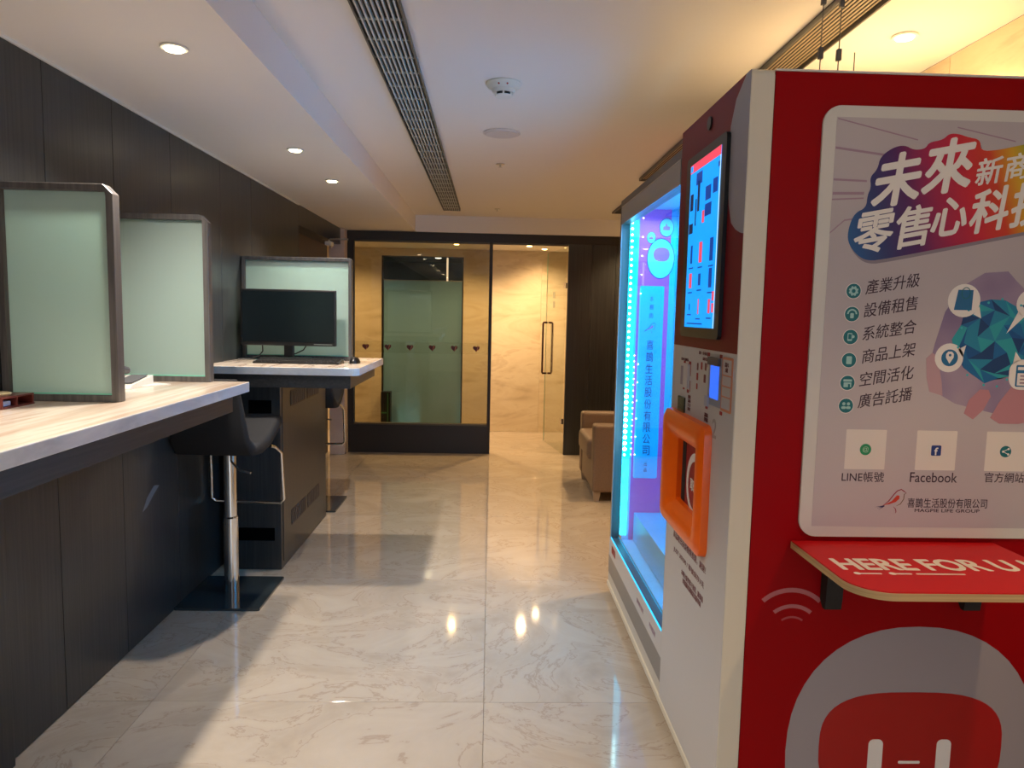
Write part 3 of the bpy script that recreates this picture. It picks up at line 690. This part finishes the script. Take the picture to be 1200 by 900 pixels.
front('sensor_window', rrect(2.296, 1.135, .075, .062, .004), .001, .006, plain('sensor_olive', (.035, .045, .04), .2), VM)
# lettering low on the door
ftext('notice_text', '商品取出後請慢慢推開，謝謝！', 2.15, .700, .36, .024, wine_ink)
ftext('notice_text', 'JUST 30X90 / 單號保存3天', 2.15, .650, .34, .022, wine_ink)
ftext('notice_text', '本機台提供電子發票，請掃描\n如需服務請聯絡客服專線', 2.10, .597, .235, .040, wine_ink)
# orange pickup hatch
hc = (2.19, .925)
def LP(w, h, r, x, cy=2.20, cz=.925): return [(x, u, v) for u, v in rrect(cy, cz, w, h, r, 6)]
hb = mk(); loft(hb, [LP(.46, .385, .03, X0 - .001), LP(.455, .38, .03, X0 - .022), LP(.425, .35, .028, X0 - .032), LP(.36, .29, .022, X0 - .032), LP(.30, .25, .018, X0 - .022), LP(.248, .208, .012, X0 - .004, 2.19), LP(.246, .206, .012, X0 + .0125, 2.19)])
ph_ = obj('pickup_hatch', hb, orange, VM, True)
obj('flap', box(X0 + .0125, X0 + .018, 2.06, 2.32, .815, 1.035), plain('flap_red', (.30, .01, .015), .4), ph_)
fw_ = obj('flap_ring', ring(mk(), ell(2.16, .905, .090, .098), ell(2.165, .90, .066, .076), 'X', X0 + .011, X0 + .0126), white_ink, ph_)
obj('flap_disc', prism(mk(), ell(2.175, .90, .040, .058), 'X', X0 + .0105, X0 + .0126), red_ink, ph_)
text('flap_text', '取', white_ink, (X0 + .0104, 2.180, .90), UF, VF, NX, .042, .036, ph_, .02)
obj('flap_shadow_gap', box(X0 + .011, X0 + .0126, 2.268, 2.305, .826, 1.024), blackm, ph_)

# glass door (farther half)
gd = obj('glass_door_frame', ring(mk(), [(2.438, .112), (3.575, .112), (3.575, 1.985), (2.438, 1.985)], [(2.452, .30), (3.53, .30), (3.53, 1.868), (2.452, 1.868)], 'X', X0 + .004, .675), dgrey, VM)
def gf(name, y0, y1, z0, z1, d0, d1, mat): return obj(name, box(X0 + .004 - d1, X0 + .004 - d0, y0, y1, z0, z1), mat, gd)
gf('top_rail', 2.452, 3.535, 1.868, 1.952, 0, .003, lgrey)
gf('bottom_rail', 2.440, 3.56, .205, .298, 0, .003, mgrey)
gf('stile', 3.528, 3.552, .30, 1.868, 0, .003, lgrey)
gf('kick_strip', 2.440, 3.572, .112, .204, 0, .002, plain('kick_grey', (.24, .225, .21), .4))
gf('cyan_edge', 2.455, 3.53, .299, .306, 0, .002, emis('edge_cyan', (.02, .55, 1.0), 1.6))
gf('trim_line', 2.452, 3.535, 1.950, 1.953, .003, .004, steel)
obj('pane', box(.652, .658, 2.452, 3.53, .30, 1.868), glass_door, gd)
text('rail_text', '喜鵲生活', red_ink, (X0 + .0008, 3.44, .255), UF, VF, NX, .10, .035, gd, .03)
text('rail_text', '請勿用力拍打', lilac_line, (X0 + .0008, 2.80, .248), UF, VF, NX, .13, .020, gd)
text('rail_text', '內有監視', lilac_line, (X0 + .0008, 2.58, .248), UF, VF, NX, .10, .020, gd)
obj('base_skirt', box(X0 - .004, .69, Y0 + .003, Y1, .040, .064, .004), cream, VM)
obj('base_skirt', box(X0 + .003, .69, 2.44, Y1, .0645, .111), plain('skirt_pale', (.58, .55, .50), .4), VM)
# interior of the lit case, blue LED light put into the panel colours
iw = plain('inner_led_tint', (.08, .50, .74), .4)
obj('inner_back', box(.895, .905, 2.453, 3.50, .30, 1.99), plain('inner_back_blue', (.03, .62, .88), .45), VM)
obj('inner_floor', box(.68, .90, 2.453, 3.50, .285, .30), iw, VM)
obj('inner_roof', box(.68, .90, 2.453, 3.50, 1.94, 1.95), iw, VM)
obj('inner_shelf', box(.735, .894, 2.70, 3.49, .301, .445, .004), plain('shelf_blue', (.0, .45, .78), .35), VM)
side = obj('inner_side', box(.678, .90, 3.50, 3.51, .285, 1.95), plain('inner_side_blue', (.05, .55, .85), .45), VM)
YS = 3.4995
def sp(name, poly, d, mat): return obj(name, prism(mk(), poly, 'Y', YS - d - .0006, YS - d), mat, side)
obj('pink_print', box(.714, .868, YS - .0006, YS + .0004, .30, 1.94), plain('print_pink', (.85, .10, .50), .5), side); YS = 3.4988
pan = plain('print_pale_blue', (.0, .55, .95), .5); pan2 = plain('print_cyan', (.20, .65, .85), .5); navy = plain('print_navy', (.01, .03, .16), .5); mag = plain('print_magenta', (.62, .14, .45), .5)
sp('long_banner', rrect(.786, 1.095, .120, .955, .008), .0, pan)
sp('banner_edge', rrect(.7285, 1.095, .006, .94, .002, 2), .0008, pan2)
sp('round_picture', ell(.822, 1.705, .068, .098), .0, navy)
sp('round_picture', ell(.822, 1.705, .065, .094), .0008, pan2)
sp('pill_shape', rrect(.825, 1.725, .078, .065, .030), .0016, mag)
sp('round_picture', ell(.772, 1.805, .022, .028), .0, navy); sp('round_picture', ell(.772, 1.805, .020, .026), .0008, pan2)
sp('round_picture', ell(.845, 1.855, .036, .046), .0, navy); sp('round_picture', ell(.845, 1.855, .033, .042), .0008, pan2)
def thumb(cx, cz, s): return [(cx - s, cz - s * .8), (cx + s * .8, cz - s * .8), (cx + s, cz + s * .2), (cx + s * .2, cz + s * .3), (cx + s * .1, cz + s), (cx - s * .3, cz + s * .9), (cx - s * .3, cz + s * .3), (cx - s, cz + s * .2)]
sp('thumb_sign', thumb(.845, 1.855, .017), .0016, mag); sp('thumb_sign', thumb(.772, 1.805, .010), .0016, mag)
def stext(body, z, w, h): text('banner_text', body, navy, (.786, YS - .001, z), (1, 0, 0), (0, 0, 1), NY, w, h, side, 0, 0, .0006)
for ch, z in zip('本棚由', (1.510, 1.470, 1.430)): stext(ch, z, .018, .026)
zs = 1.285
for ch in '喜鵲生活股份有限公司': stext(ch, zs, .036, .047); zs -= .0585
for ch in '出品': stext(ch, zs - .01, .014, .020); zs -= .03
def bird(cx, cz, s, axis, a0, a1, mats, parent, mir=1):
    """line-drawn bird: head and back outline, wing, tail, leg"""
    f = lambda pts: [(cx + mir * s * u, cz + s * v) for u, v in pts]
    def stroke(nm, pts, w, mat):
        L = f(pts); poly = []
        a = []; b = []
        for i, p in enumerate(L):
            q0 = Vector(L[max(0, i - 1)]); q1 = Vector(L[min(len(L) - 1, i + 1)]); d = (q1 - q0).normalized(); nn = Vector((-d.y, d.x)) * w * s * (1 if 0 < i < len(L) - 1 else .3)
            a.append((p[0] + nn.x, p[1] + nn.y)); b.append((p[0] - nn.x, p[1] - nn.y))
        obj(nm, prism(mk(), a + b[::-1], axis, a0, a1), mat, parent)
    stroke('bird_back', [(-.55, -.25), (-.25, 0), (0, .35), (.15, .52), (.35, .6), (.5, .5), (.62, .42)], .025, mats[0])
    stroke('bird_breast', [(.62, .42), (.52, .36), (.5, .1), (.35, -.15), (.15, -.25)], .02, mats[1])
    obj('bird_wing', prism(mk(), f([(-.5, -.22), (-.1, .0), (.15, .3), (.28, .28), (.28, .12), (.1, -.05), (-.2, -.16)]), axis, a0, a1), mats[2], parent)
    for k in range(3):
        obj('bird_tail', prism(mk(), f([(-.45, -.22), (-.95 + .1 * k, -.32 - .07 * k), (-.45, -.28)]), axis, a0, a1), mats[3], parent)
    stroke('bird_leg', [(.0, -.28), (.12, -.4), (.16, -.55), (.12, -.62)], .022, mats[0])
bird(.786, 1.368, .042, 'Y', YS - .0018, YS - .001, [navy, navy, mag, navy], side)
# lift track
lt = obj('lift_track', box(.862, .893, 2.50, 3.30, .446, 1.065), plain('track_blue', (.06, .26, .42), .4), VM)
f = None
for k in range(24):
    if f is None: f = obj('track_rib', box(.852, .861, 2.50, 3.30, .46, .472), plain('track_rib', (.10, .38, .55), .4), lt)
    else:
        c = f.copy(); C.objects.link(c); c.location = f.location + Vector((0, 0, .025 * k))
for y in (2.62, 2.9, 3.2):
    obj('back_post', box(.880, .894, y - .015, y + .015, 1.07, 1.93), plain('post_cyan', (.20, .55, .70), .3), VM)
# led strips
ls_ = obj('led_strip', box(.668, .698, 3.480, 3.497, .33, 1.90), emis('led_cyan', (.0, .62, 1.0), 6.0), VM)
f = None
for k in range(40):
    z = .74 + k * .029
    if f is None:
        b = mk(); bmesh.ops.create_icosphere(b, subdivisions=2, radius=.0055); bmesh.ops.translate(b, verts=b.verts, vec=(.674, 3.472, z)); f = obj('led_bead', b, emis('led_bead', (.55, .95, 1.0), 26), ls_)
    else:
        c = f.copy(); C.objects.link(c); c.location = f.location + Vector((0, 0, .029 * k))
        if k < 12: c.scale = (1.7,) * 3
for xx, nn in ((.708, 18), (.728, 12)):  # small extra beads standing in for mirror images of the LED column
    for k in range(nn):
        c = f.copy(); C.objects.link(c); c.scale = (.45,) * 3; c.location = f.location + Vector((xx - .674, .012, (.029 * k if xx < .72 else .045 * k)))
        if k % 2 == 1 and xx > .72: c.location.z += .75
obj('led_strip', box(.664, .682, 2.46, 3.10, 1.905, 1.925), emis('led_white', (.30, .90, 1.0), 6.0), VM)
obj('led_strip', box(.885, .893, 2.46, 2.475, .50, 1.93), emis('led_cyan', (.0, .62, 1.0), 6.0), VM)
def area(name, loc, rot, e, col, sx, sy, parent):
    l = bpy.data.lights.new(name, 'AREA'); l.energy = e; l.color = col; l.shape = 'RECTANGLE'; l.size = sx; l.size_y = sy
    o = bpy.data.objects.new(name, l); C.objects.link(o); o.parent = parent; o.location = Vector(loc) - wpos(parent); o.rotation_euler = rot; return o
area('case_lamp', (.775, 2.97, 1.90), (0, 0, 0), 14, (.16, .50, 1.0), .15, .9, VM)
area('case_lamp', (.775, 2.462, 1.15), (PI / 2, 0, 0), 9, (.16, .50, 1.0), .18, 1.3, VM)
# casters
for (x, y) in ((.735, 1.90), (.735, 3.35), (1.50, 1.90), (1.50, 3.48)):
    cs = obj('caster', box(x - .022, x + .022, y - .02, y + .02, .045, .064, .002), steel, VM)
    b = mk(); tube(b, [(x - .012, y, .028), (x + .012, y, .028)], .0275, 20); obj('wheel', b, caster_m, cs, True)
    obj('fork', box(x - .018, x - .0135, y - .014, y + .014, .018, .045), white, cs)
    obj('fork', box(x + .0135, x + .018, y - .014, y + .014, .018, .045), white, cs)
# wires and antenna above the machine
for i, (x, y) in enumerate(((.863, 1.95), (.912, 1.95))):
    t = thing('hanging_wire', ['thin steel cable with two clamps above the machine, the left of two', 'thin steel cable with two clamps above the machine, the right of two'][i], 'cable', (x, y, ZH), 'cables above the vending machine')
    b = mk(); tube(b, [(x, y, ZT + .0005), (x, y, ZH - .001)], .0016, 6); obj('cable', b, dgrey, t)
    for z in (2.112 - .003 * i, 2.250 - .006 * i): obj('clamp', box(x - .006, x + .006, y - .006, y + .006, z, z + .030, .002), dgrey, t)
t = tag(obj('antenna', tube(mk(), [(.955, 1.95, ZT + .0005), (.955, 1.95, 2.132)], .0015, 6), dgrey), 'short thin antenna pin on top of the machine right of the cables', 'antenna')

# ---------- poster on the side of the machine
ps = obj('poster_panel', prism(mk(), rrect(1.152, 1.405, .680, 1.090, .045, 8), 'Y', Y0 - .005, Y0 + .0015), plain('poster_white', (.68, .67, .63), .45), VM)
YP = Y0 - .005
def pp(name, poly, d, mat): return obj(name, prism(mk(), poly, 'Y', YP - d - .0004, YP - d + .0001), mat, ps)
pp('print_area', [(.845, .888), (1.465, .888), (1.465, 1.922), (.845, 1.922)], .0003, grad('poster_print', [(.3, (.46, .425, .455)), (.6, (.54, .495, .515)), (.8, (.58, .53, .53))], (1.5, 1, 1.5), .5, detail=2))
for (xa, za, xb, zb, w) in [(.848, 1.918, 1.052, 1.872, .0016), (.846, 1.848, .985, 1.832, .0028), (.846, 1.771, .930, 1.769, .0025), (.846, 1.737, .925, 1.739, .0035), (.845, 1.722, .925, 1.727, .0018), (.845, 1.640, .880, 1.672, .0018), (.880, 1.672, .925, 1.679, .0018), (1.15, 1.905, 1.30, 1.875, .0015)]:
    pp('drawn_line', [(xa, za - w), (xb, zb - w), (xb, zb + w), (xa, za + w)], .0006, lilac_line)
# soft round picture behind the globe
gpic = grad('globe_backdrop', [(.3, (.20, .15, .28)), (.55, (.32, .25, .38)), (.8, (.44, .36, .44))], (5, 1, 5), .5, detail=2)
gp = mk()
pp('globe_backdrop', [(1.12, 1.29), (1.135, 1.37), (1.155, 1.45), (1.195, 1.515), (1.25, 1.55), (1.31, 1.555), (1.335, 1.53), (1.38, 1.49), (1.44, 1.42), (1.44, 1.27), (1.36, 1.20), (1.31, 1.19), (1.20, 1.215), (1.135, 1.25)], .0006, gpic)
skin = plain('print_skin', (.50, .24, .28), .5); skin2 = plain('print_skin_pale', (.52, .34, .38), .5)
pp('printed_finger', [(1.115, 1.33), (1.13, 1.345), (1.145, 1.335), (1.16, 1.27), (1.165, 1.235), (1.13, 1.245), (1.12, 1.28)], .0009, skin2)
pp('printed_finger', [(1.225, 1.19), (1.235, 1.225), (1.262, 1.253), (1.285, 1.252), (1.292, 1.235), (1.275, 1.20), (1.25, 1.175)], .0009, skin)
pp('printed_finger', [(1.295, 1.18), (1.315, 1.22), (1.345, 1.262), (1.39, 1.272), (1.44, 1.27), (1.44, 1.18), (1.37, 1.165), (1.32, 1.165)], .0009, skin)
# faceted globe
gb_ = mk(); cx, cz = 1.290, 1.378; rng = random.Random(3); pts = [(cx, cz)]; rings_ = [(1, .0), (7, .045), (12, .078), (18, .105)]
V = [[gb_.verts.new((cx, YP - .0015, cz))]]
for n_, r_ in rings_[1:]:
    off = rng.random()
    V.append([gb_.verts.new((cx + r_ * (1 + rng.uniform(-.10, .08)) * math.cos(2 * PI * (i + off) / n_), YP - .0011, cz + r_ * (1 + rng.uniform(-.10, .08)) * math.sin(2 * PI * (i + off) / n_))) for i in range(n_)])
def tri_strip(A, B):
    i = j = 0; na, nb = len(A), len(B)
    def ang(v): return math.atan2(v.co.z - cz, v.co.x - cx)
    A = sorted(A, key=ang); B = sorted(B, key=ang)
    while i < na or j < nb:
        pa = (i + 1) / na if i < na else 9; pb = (j + 1) / nb if j < nb else 9
        try:
            if pa < pb: f_ = gb_.faces.new((A[i % na], A[(i + 1) % na], B[j % nb])); i += 1
            else: f_ = gb_.faces.new((A[i % na], B[(j + 1) % nb], B[j % nb])); j += 1
            f_.material_index = rng.randrange(5)
        except ValueError:
            if pa < pb: i += 1
            else: j += 1
for i in range(7):
    B = sorted(V[1], key=lambda v: math.atan2(v.co.z - cz, v.co.x - cx)); f_ = gb_.faces.new((V[0][0], B[i], B[(i + 1) % 7])); f_.material_index = rng.randrange(5)
tri_strip(V[1], V[2]); tri_strip(V[2], V[3])
for f_ in gb_.faces:
    if f_.normal.y > 0: f_.normal_flip()
gm = [plain('globe_%d' % i, c, .5) for i, c in enumerate([(.004, .05, .17), (.002, .09, .28), (.01, .24, .40), (.005, .14, .36), (.02, .36, .42)])]
obj('faceted_globe', gb_, gm, ps)
pp('globe_facets_back', ell(cx, cz, .100), .0006, gm[0])
for (x, z) in ((1.215, 1.455), (1.265, 1.475), (1.30, 1.485), (1.35, 1.47), (1.195, 1.36), (1.225, 1.29), (1.27, 1.265), (1.305, 1.262), (1.33, 1.28), (1.20, 1.41)):
    pp('node_dot', ell(x, z, .0032, .0032, 8), .0018, plain('node_cyan', (.05, .50, .55), .5))
# speech bubbles
pp('bubble', ell(1.201, 1.479, .042, .042), .0016, white_ink); pp('bubble_tail', [(1.228, 1.445), (1.242, 1.465), (1.249, 1.435)], .0016, white_ink)
pp('shopping_bag', [(1.176, 1.455), (1.222, 1.455), (1.223, 1.506), (1.184, 1.506)], .0022, blue_ink)
hb_ = mk(); ring(hb_, ell(1.204, 1.498, .012, .015, 16), ell(1.204, 1.498, .010, .013, 16), 'Y', YP - .0034, YP - .0028); obj('bag_handle', hb_, teal, ps)
pp('bubble', ell(1.174, 1.333, .037, .037), .0016, white_ink); pp('bubble_tail', [(1.196, 1.355), (1.216, 1.366), (1.209, 1.335)], .0016, white_ink)
pp('pin_disc', ell(1.175, 1.333, .0215), .0022, blue_ink)
pp('pin_mark', [(1.175, 1.318), (1.185, 1.334), (1.185, 1.343), (1.180, 1.349), (1.170, 1.349), (1.165, 1.343), (1.165, 1.334)], .0028, white_ink); pp('pin_hole', ell(1.175, 1.340, .0035, .0035, 10), .0034, blue_ink)
pp('bubble', ell(1.375, 1.474, .037, .037), .0016, white_ink); pp('bubble_tail', [(1.345, 1.455), (1.36, 1.44), (1.318, 1.398)], .0016, white_ink)
pp('plane_sign', [(1.352, 1.47), (1.395, 1.485), (1.385, 1.46), (1.37, 1.452)], .0022, blue_ink)
pp('bubble', rrect(1.372, 1.293, .075, .078, .03), .0016, white_ink); pp('bubble_tail', [(1.342, 1.32), (1.362, 1.332), (1.347, 1.352)], .0016, white_ink)
pp('calendar_sign', rrect(1.378, 1.29, .052, .056, .003, 2), .0022, blue_ink); pp('calendar_page', rrect(1.378, 1.281, .044, .032, .001, 2), .0028, white_ink); pp('calendar_head', rrect(1.378, 1.309, .044, .008, .001, 2), .0028, white_ink)
for r in range(3): pp('calendar_row', rrect(1.380, 1.290 - r * .009, .034, .004, .0005, 1), .0034, lilac_line)
# rainbow title plate
mt, t_, n_, l_, p_ = nt('rainbow_print'); tc = n_.new('ShaderNodeTexCoord'); mp = n_.new('ShaderNodeMapping'); mp.inputs['Rotation'].default_value = (0, math.radians(18), 0)
sx_ = n_.new('ShaderNodeSeparateXYZ'); cr = n_.new('ShaderNodeValToRGB'); mr = n_.new('ShaderNodeMapRange'); mr.inputs[1].default_value = -.29; mr.inputs[2].default_value = .29
l_.new(tc.outputs['Object'], mp.inputs['Vector']); l_.new(mp.outputs[0], sx_.inputs[0]); l_.new(sx_.outputs['X'], mr.inputs[0]); l_.new(mr.outputs[0], cr.inputs['Fac']); l_.new(cr.outputs[0], p_.inputs['Base Color'])
st = [(.0, (.008, .10, .30)), (.14, (.02, .03, .16)), (.27, (.08, .008, .12)), (.40, (.38, .006, .08)), (.54, (.62, .008, .04)), (.66, (.68, .05, .02)), (.76, (.72, .40, .02)), (.88, (.12, .42, .05)), (1.0, (.02, .30, .40))]
while len(cr.color_ramp.elements) < len(st): cr.color_ramp.elements.new(.5)
for e, (p0, c0) in zip(cr.color_ramp.elements, st): e.position = p0; e.color = (*c0, 1)
blob = [(0.891, 1.652), (0.904, 1.69), (0.933, 1.704), (0.934, 1.735), (0.942, 1.754), (0.937, 1.779), (0.955, 1.798), (0.96, 1.829), (0.99, 1.852), (1.019, 1.859), (1.043, 1.847), (1.072, 1.851), (1.08, 1.867), (1.115, 1.874), (1.13, 1.89), (1.156, 1.889), (1.177, 1.882), (1.21, 1.877), (1.212, 1.849), (1.257, 1.853), (1.302, 1.864), (1.347, 1.874), (1.40, 1.88), (1.452, 1.87), (1.458, 1.80), (1.452, 1.70), (1.44, 1.675), (1.367, 1.66), (0.978, 1.575), (0.938, 1.574), (0.911, 1.592), (0.891, 1.62)]
# smooth the outline (two rounds of corner cutting)
for _ in range(2):
    q = []
    for i in range(len(blob)):
        a, b = Vector(blob[i]), Vector(blob[(i + 1) % len(blob)]); q += [tuple(a * .75 + b * .25), tuple(a * .25 + b * .75)]
    blob = q
pp('title_shadow', [(x + .004, z - .008) for x, z in blob], .0006, plain('title_shadow', (.25, .22, .27), .5))
pp('title_plate', blob, .0010, mt)
tu = Vector((1, 0, .20)).normalized()
for ch, x, z, w, h, b_ in [('未', 1.009, 1.776, .116, .122, .032), ('來', 1.136, 1.812, .120, .126, .032), ('新', 1.239, 1.802, .064, .064, .02), ('商', 1.310, 1.815, .062, .063, .02), ('機', 1.382, 1.829, .064, .063, .02),
                        ('零', .957, 1.645, .097, .100, .022), ('售', 1.055, 1.661, .088, .100, .022), ('心', 1.148, 1.688, .088, .090, .03), ('科', 1.249, 1.707, .095, .104, .026), ('技', 1.353, 1.726, .095, .104, .026)]:
    text('title_text', ch, white_ink, (x, YP - .0014, z), tu, (0, 0, 1), NY, w, h, ps, b_, .12, .0006)
for ch, x, z, w, h in [('產業升級', 1.015, 1.518, .138, .036), ('設備租售', 1.014, 1.460, .138, .036), ('系統整合', 1.015, 1.401, .138, .036), ('商品上架', 1.017, 1.343, .138, .036), ('空間活化', 1.016, 1.284, .140, .036), ('廣告託播', 1.016, 1.228, .140, .036)]:
    text('list_text', ch, black_ink, (x, YP - .0004, z), Vector((1, 0, .17)).normalized(), (0, 0, 1), NY, w, h, ps, .004, .08, .0005)
for i, z in enumerate((1.497, 1.439, 1.381, 1.322, 1.264, 1.205)):
    x = .915
    pp('icon_rim', ell(x, z, .0200, .0200, 24), .0004, white_ink); pp('icon_disc', ell(x, z, .0185, .0185, 24), .0008, teal)
    if i == 0:
        b = mk(); ring(b, [(x + r * math.cos(a), z + r * math.sin(a)) for k in range(24) for a in [2 * PI * k / 24] for r in [(.0125 if k % 3 else .0095)]], ell(x, z, .005, .005, 24), 'Y', YP - .0018, YP - .0012); obj('icon_sign', b, plain('icon_pale', (.35, .62, .60), .5), ps)
    ic = plain('icon_pale', (.35, .62, .60), .5)
    if i == 1: pp('icon_sign', arc(x, z, .013, 0, PI, 10) + arc(x, z, .009, PI, 0, 10), .0012, ic); pp('icon_sign', rrect(x, z - .004, .009, .013, .002, 2), .0012, ic)
    if i == 2: pp('icon_sign', rrect(x - .002, z, .012, .020, .002, 2), .0012, ic); pp('icon_sign', rrect(x - .002, z + .001, .008, .013, .001, 2), .0016, teal); pp('icon_sign', ell(x + .006, z + .001, .004, .004, 10), .0020, ic)
    if i == 3: pp('icon_sign', rrect(x, z, .014, .020, .002, 2), .0012, ic)
    if i == 4: pp('icon_sign', rrect(x, z + .006, .022, .006, .001, 2), .0012, ic); pp('icon_sign', rrect(x, z - .005, .020, .012, .001, 2), .0012, ic); pp('icon_sign', rrect(x + .004, z - .007, .005, .008, .0005, 1), .0016, teal)
    if i == 5:
        for s in (-1, 1): pp('icon_sign', ell(x + s * .006, z + .005, .0042, .0042, 12), .0012, ic); pp('icon_sign', rrect(x + s * .0062, z - .005, .012, .007, .003, 3), .0012, ic)
# white squares where the codes stood (codes themselves are left out), with their centre marks
for x, m_, r_ in ((.974, plain('mark_green', (.02, .30, .12), .5), 0), (1.160, plain('mark_blue', (.02, .05, .22), .5), 1), (1.344, teal, 2)):
    pp('code_square', rrect(x, 1.092, .106, .104, .002, 2), .0004, cream_ink)
    pp('code_mark', ell(x, 1.092, .015, .015, 20) if r_ != 1 else rrect(x, 1.092, .026, .027, .003, 3), .0008, m_)
text('code_sign', '@', plain('mark_pale_green', (.4, .7, .5), .5), (.974, YP - .0013, 1.092), (1, 0, 0), (0, 0, 1), NY, .016, .016, ps, 0, 0, .0004)
text('code_sign', 'f', white_ink, (1.160, YP - .0013, 1.090), (1, 0, 0), (0, 0, 1), NY, .009, .019, ps, .03, 0, .0004)
for a_, b_ in (((1.337, 1.092), (1.351, 1.099)), ((1.337, 1.092), (1.351, 1.085))):
    pp('code_sign', [(a_[0], a_[1] - .001), (b_[0], b_[1] - .001), (b_[0], b_[1] + .001), (a_[0], a_[1] + .001)], .0012, white_ink)
for x, z in ((1.337, 1.092), (1.351, 1.099), (1.351, 1.085)): pp('code_sign', ell(x, z, .003, .003, 10), .0016, white_ink)
for ch, x, z, w, h in [('LINE帳號', .972, 1.020, .111, .027), ('Facebook', 1.159, 1.021, .125, .026), ('官方網站', 1.347, 1.023, .105, .026)]:
    text('caption_text', ch, black_ink, (x, YP - .0004, z), (1, 0, 0), (0, 0, 1), NY, w, h, ps, .004, 0, .0005)
text('company_text', '喜鵲生活股份有限公司', black_ink, (1.201, YP - .0004, .953), (1, 0, 0), (0, 0, 1), NY, .212, .025, ps, .006, 0, .0005)
text('company_text', 'MAGPIE LIFE GROUP', black_ink, (1.202, YP - .0004, .933), (1, 0, 0), (0, 0, 1), NY, .173, .0085, ps, .02, 0, .0005)
bird(1.058, .957, .052, 'Y', YP - .0009, YP - .0003, [plain('bird_red', (.30, .01, .04), .5), plain('bird_brown', (.16, .10, .05), .5), plain('bird_orange', (.60, .05, .02), .5), plain('bird_navy', (.02, .015, .10), .5)], ps)

# ---------- other prints on the red side
YR = Y0 + .002
def rp(name, poly, d, mat): return obj(name, prism(mk(), poly, 'Y', YR - d - .0005, YR - d), mat, VM)
wave = plain('wave_pink', (.48, .14, .15), .5)
def arcband(cx, cz, r, a, w):
    return arc(cx, cz, r + w, PI / 2 + a, PI / 2 - a, 14) + arc(cx, cz, r - w, PI / 2 - a, PI / 2 + a, 14)
rp('wave_mark', arcband(.808, .600, .112, .75, .006), 0, wave)
rp('wave_mark', arcband(.812, .590, .078, .68, .005), 0, wave)
rp('wave_mark', arcband(.812, .590, .048, .62, .0025), 0, plain('wave_faint', (.42, .06, .07), .5))
grey_ring = plain('ring_grey', (.34, .31, .33), .5)
def sup(cx, cz, ru, rv, e, n=48):
    out = []
    for i in range(n):
        a = 2 * PI * i / n; c, s = math.cos(a), math.sin(a)
        out.append((cx + ru * math.copysign(abs(c) ** (2 / e), c), cz + rv * math.copysign(abs(s) ** (2 / e), s)))
    return out
rp('round_badge', sup(1.158, .262, .342, .352, 2.25), 0, grey_ring)
rp('badge_face', sup(1.158, .275, .252, .156, 3.0), .0006, plain('badge_red', (.38, .0, .004), .35))
for x in (1.062, 1.250): rp('badge_bar', rrect(x, .245, .040, .105, .014), .0012, white_ink)
rp('badge_bar', rrect(1.157, .232, .06, .008, .003), .0012, white_ink)

# ---------- folding shelf
sh = obj('fold_shelf', prism(mk(), [(.795, 1.798)] + arc(.880, 1.533, .085, PI, 1.5 * PI, 14) + arc(1.25, 1.533, .085, -.5 * PI, 0, 14) + [(1.335, 1.798)], 'Z', .828, .845), ply, VM, True)
obj('red_laminate', prism(mk(), [(.796, 1.797)] + arc(.880, 1.533, .084, PI, 1.5 * PI, 14) + arc(1.25, 1.533, .084, -.5 * PI, 0, 14) + [(1.334, 1.797)], 'Z', .845, .8475), mred2, sh)
text('shelf_text', 'HERE FOR U !', white_ink, (1.065, 1.622, .8476), (1, 0, 0), (0, 1, 0), (0, 0, 1), .470, .074, sh, .035, 0, .0004)
for xa, xb in ((.845, .905), (.925, .975), (.985, 1.10)):
    obj('shelf_underline', prism(mk(), rrect((xa + xb) / 2, 1.560, xb - xa, .007, .003, 3), 'Z', .8476, .848), cream_ink, sh)
for xx in (.848, .93): obj('shelf_dot', prism(mk(), ell(xx, 1.560, .008, .008, 12), 'Z', .848, .8484), white_ink, sh)
for x in (.905, 1.275):
    br = obj('bracket', prism(mk(), [(1.80, .827), (1.80, .690), (1.785, .672), (1.772, .672), (1.768, .70), (1.765, .79), (1.60, .815), (1.60, .827)], 'X', x - .022, x + .022), blackm, sh)
for x in (1.06, 1.11, 1.17, 1.225):
    obj('hinge_block', box(x - .018, x + .018, 1.772, 1.80, .795, .827, .004), blackm, sh)

# scuff marks on the veneer
tag(obj('scuff_mark', prism(mk(), [(3.02, .55), (3.06, .60), (3.13, .64), (3.18, .63), (3.12, .60), (3.06, .56)], 'X', XL, XL + .0006), plain('scuff', (.16, .17, .19), .6)), 'pale scuff mark on the dark veneer below the long counter', 'mark')
print('objects', len(bpy.data.objects))
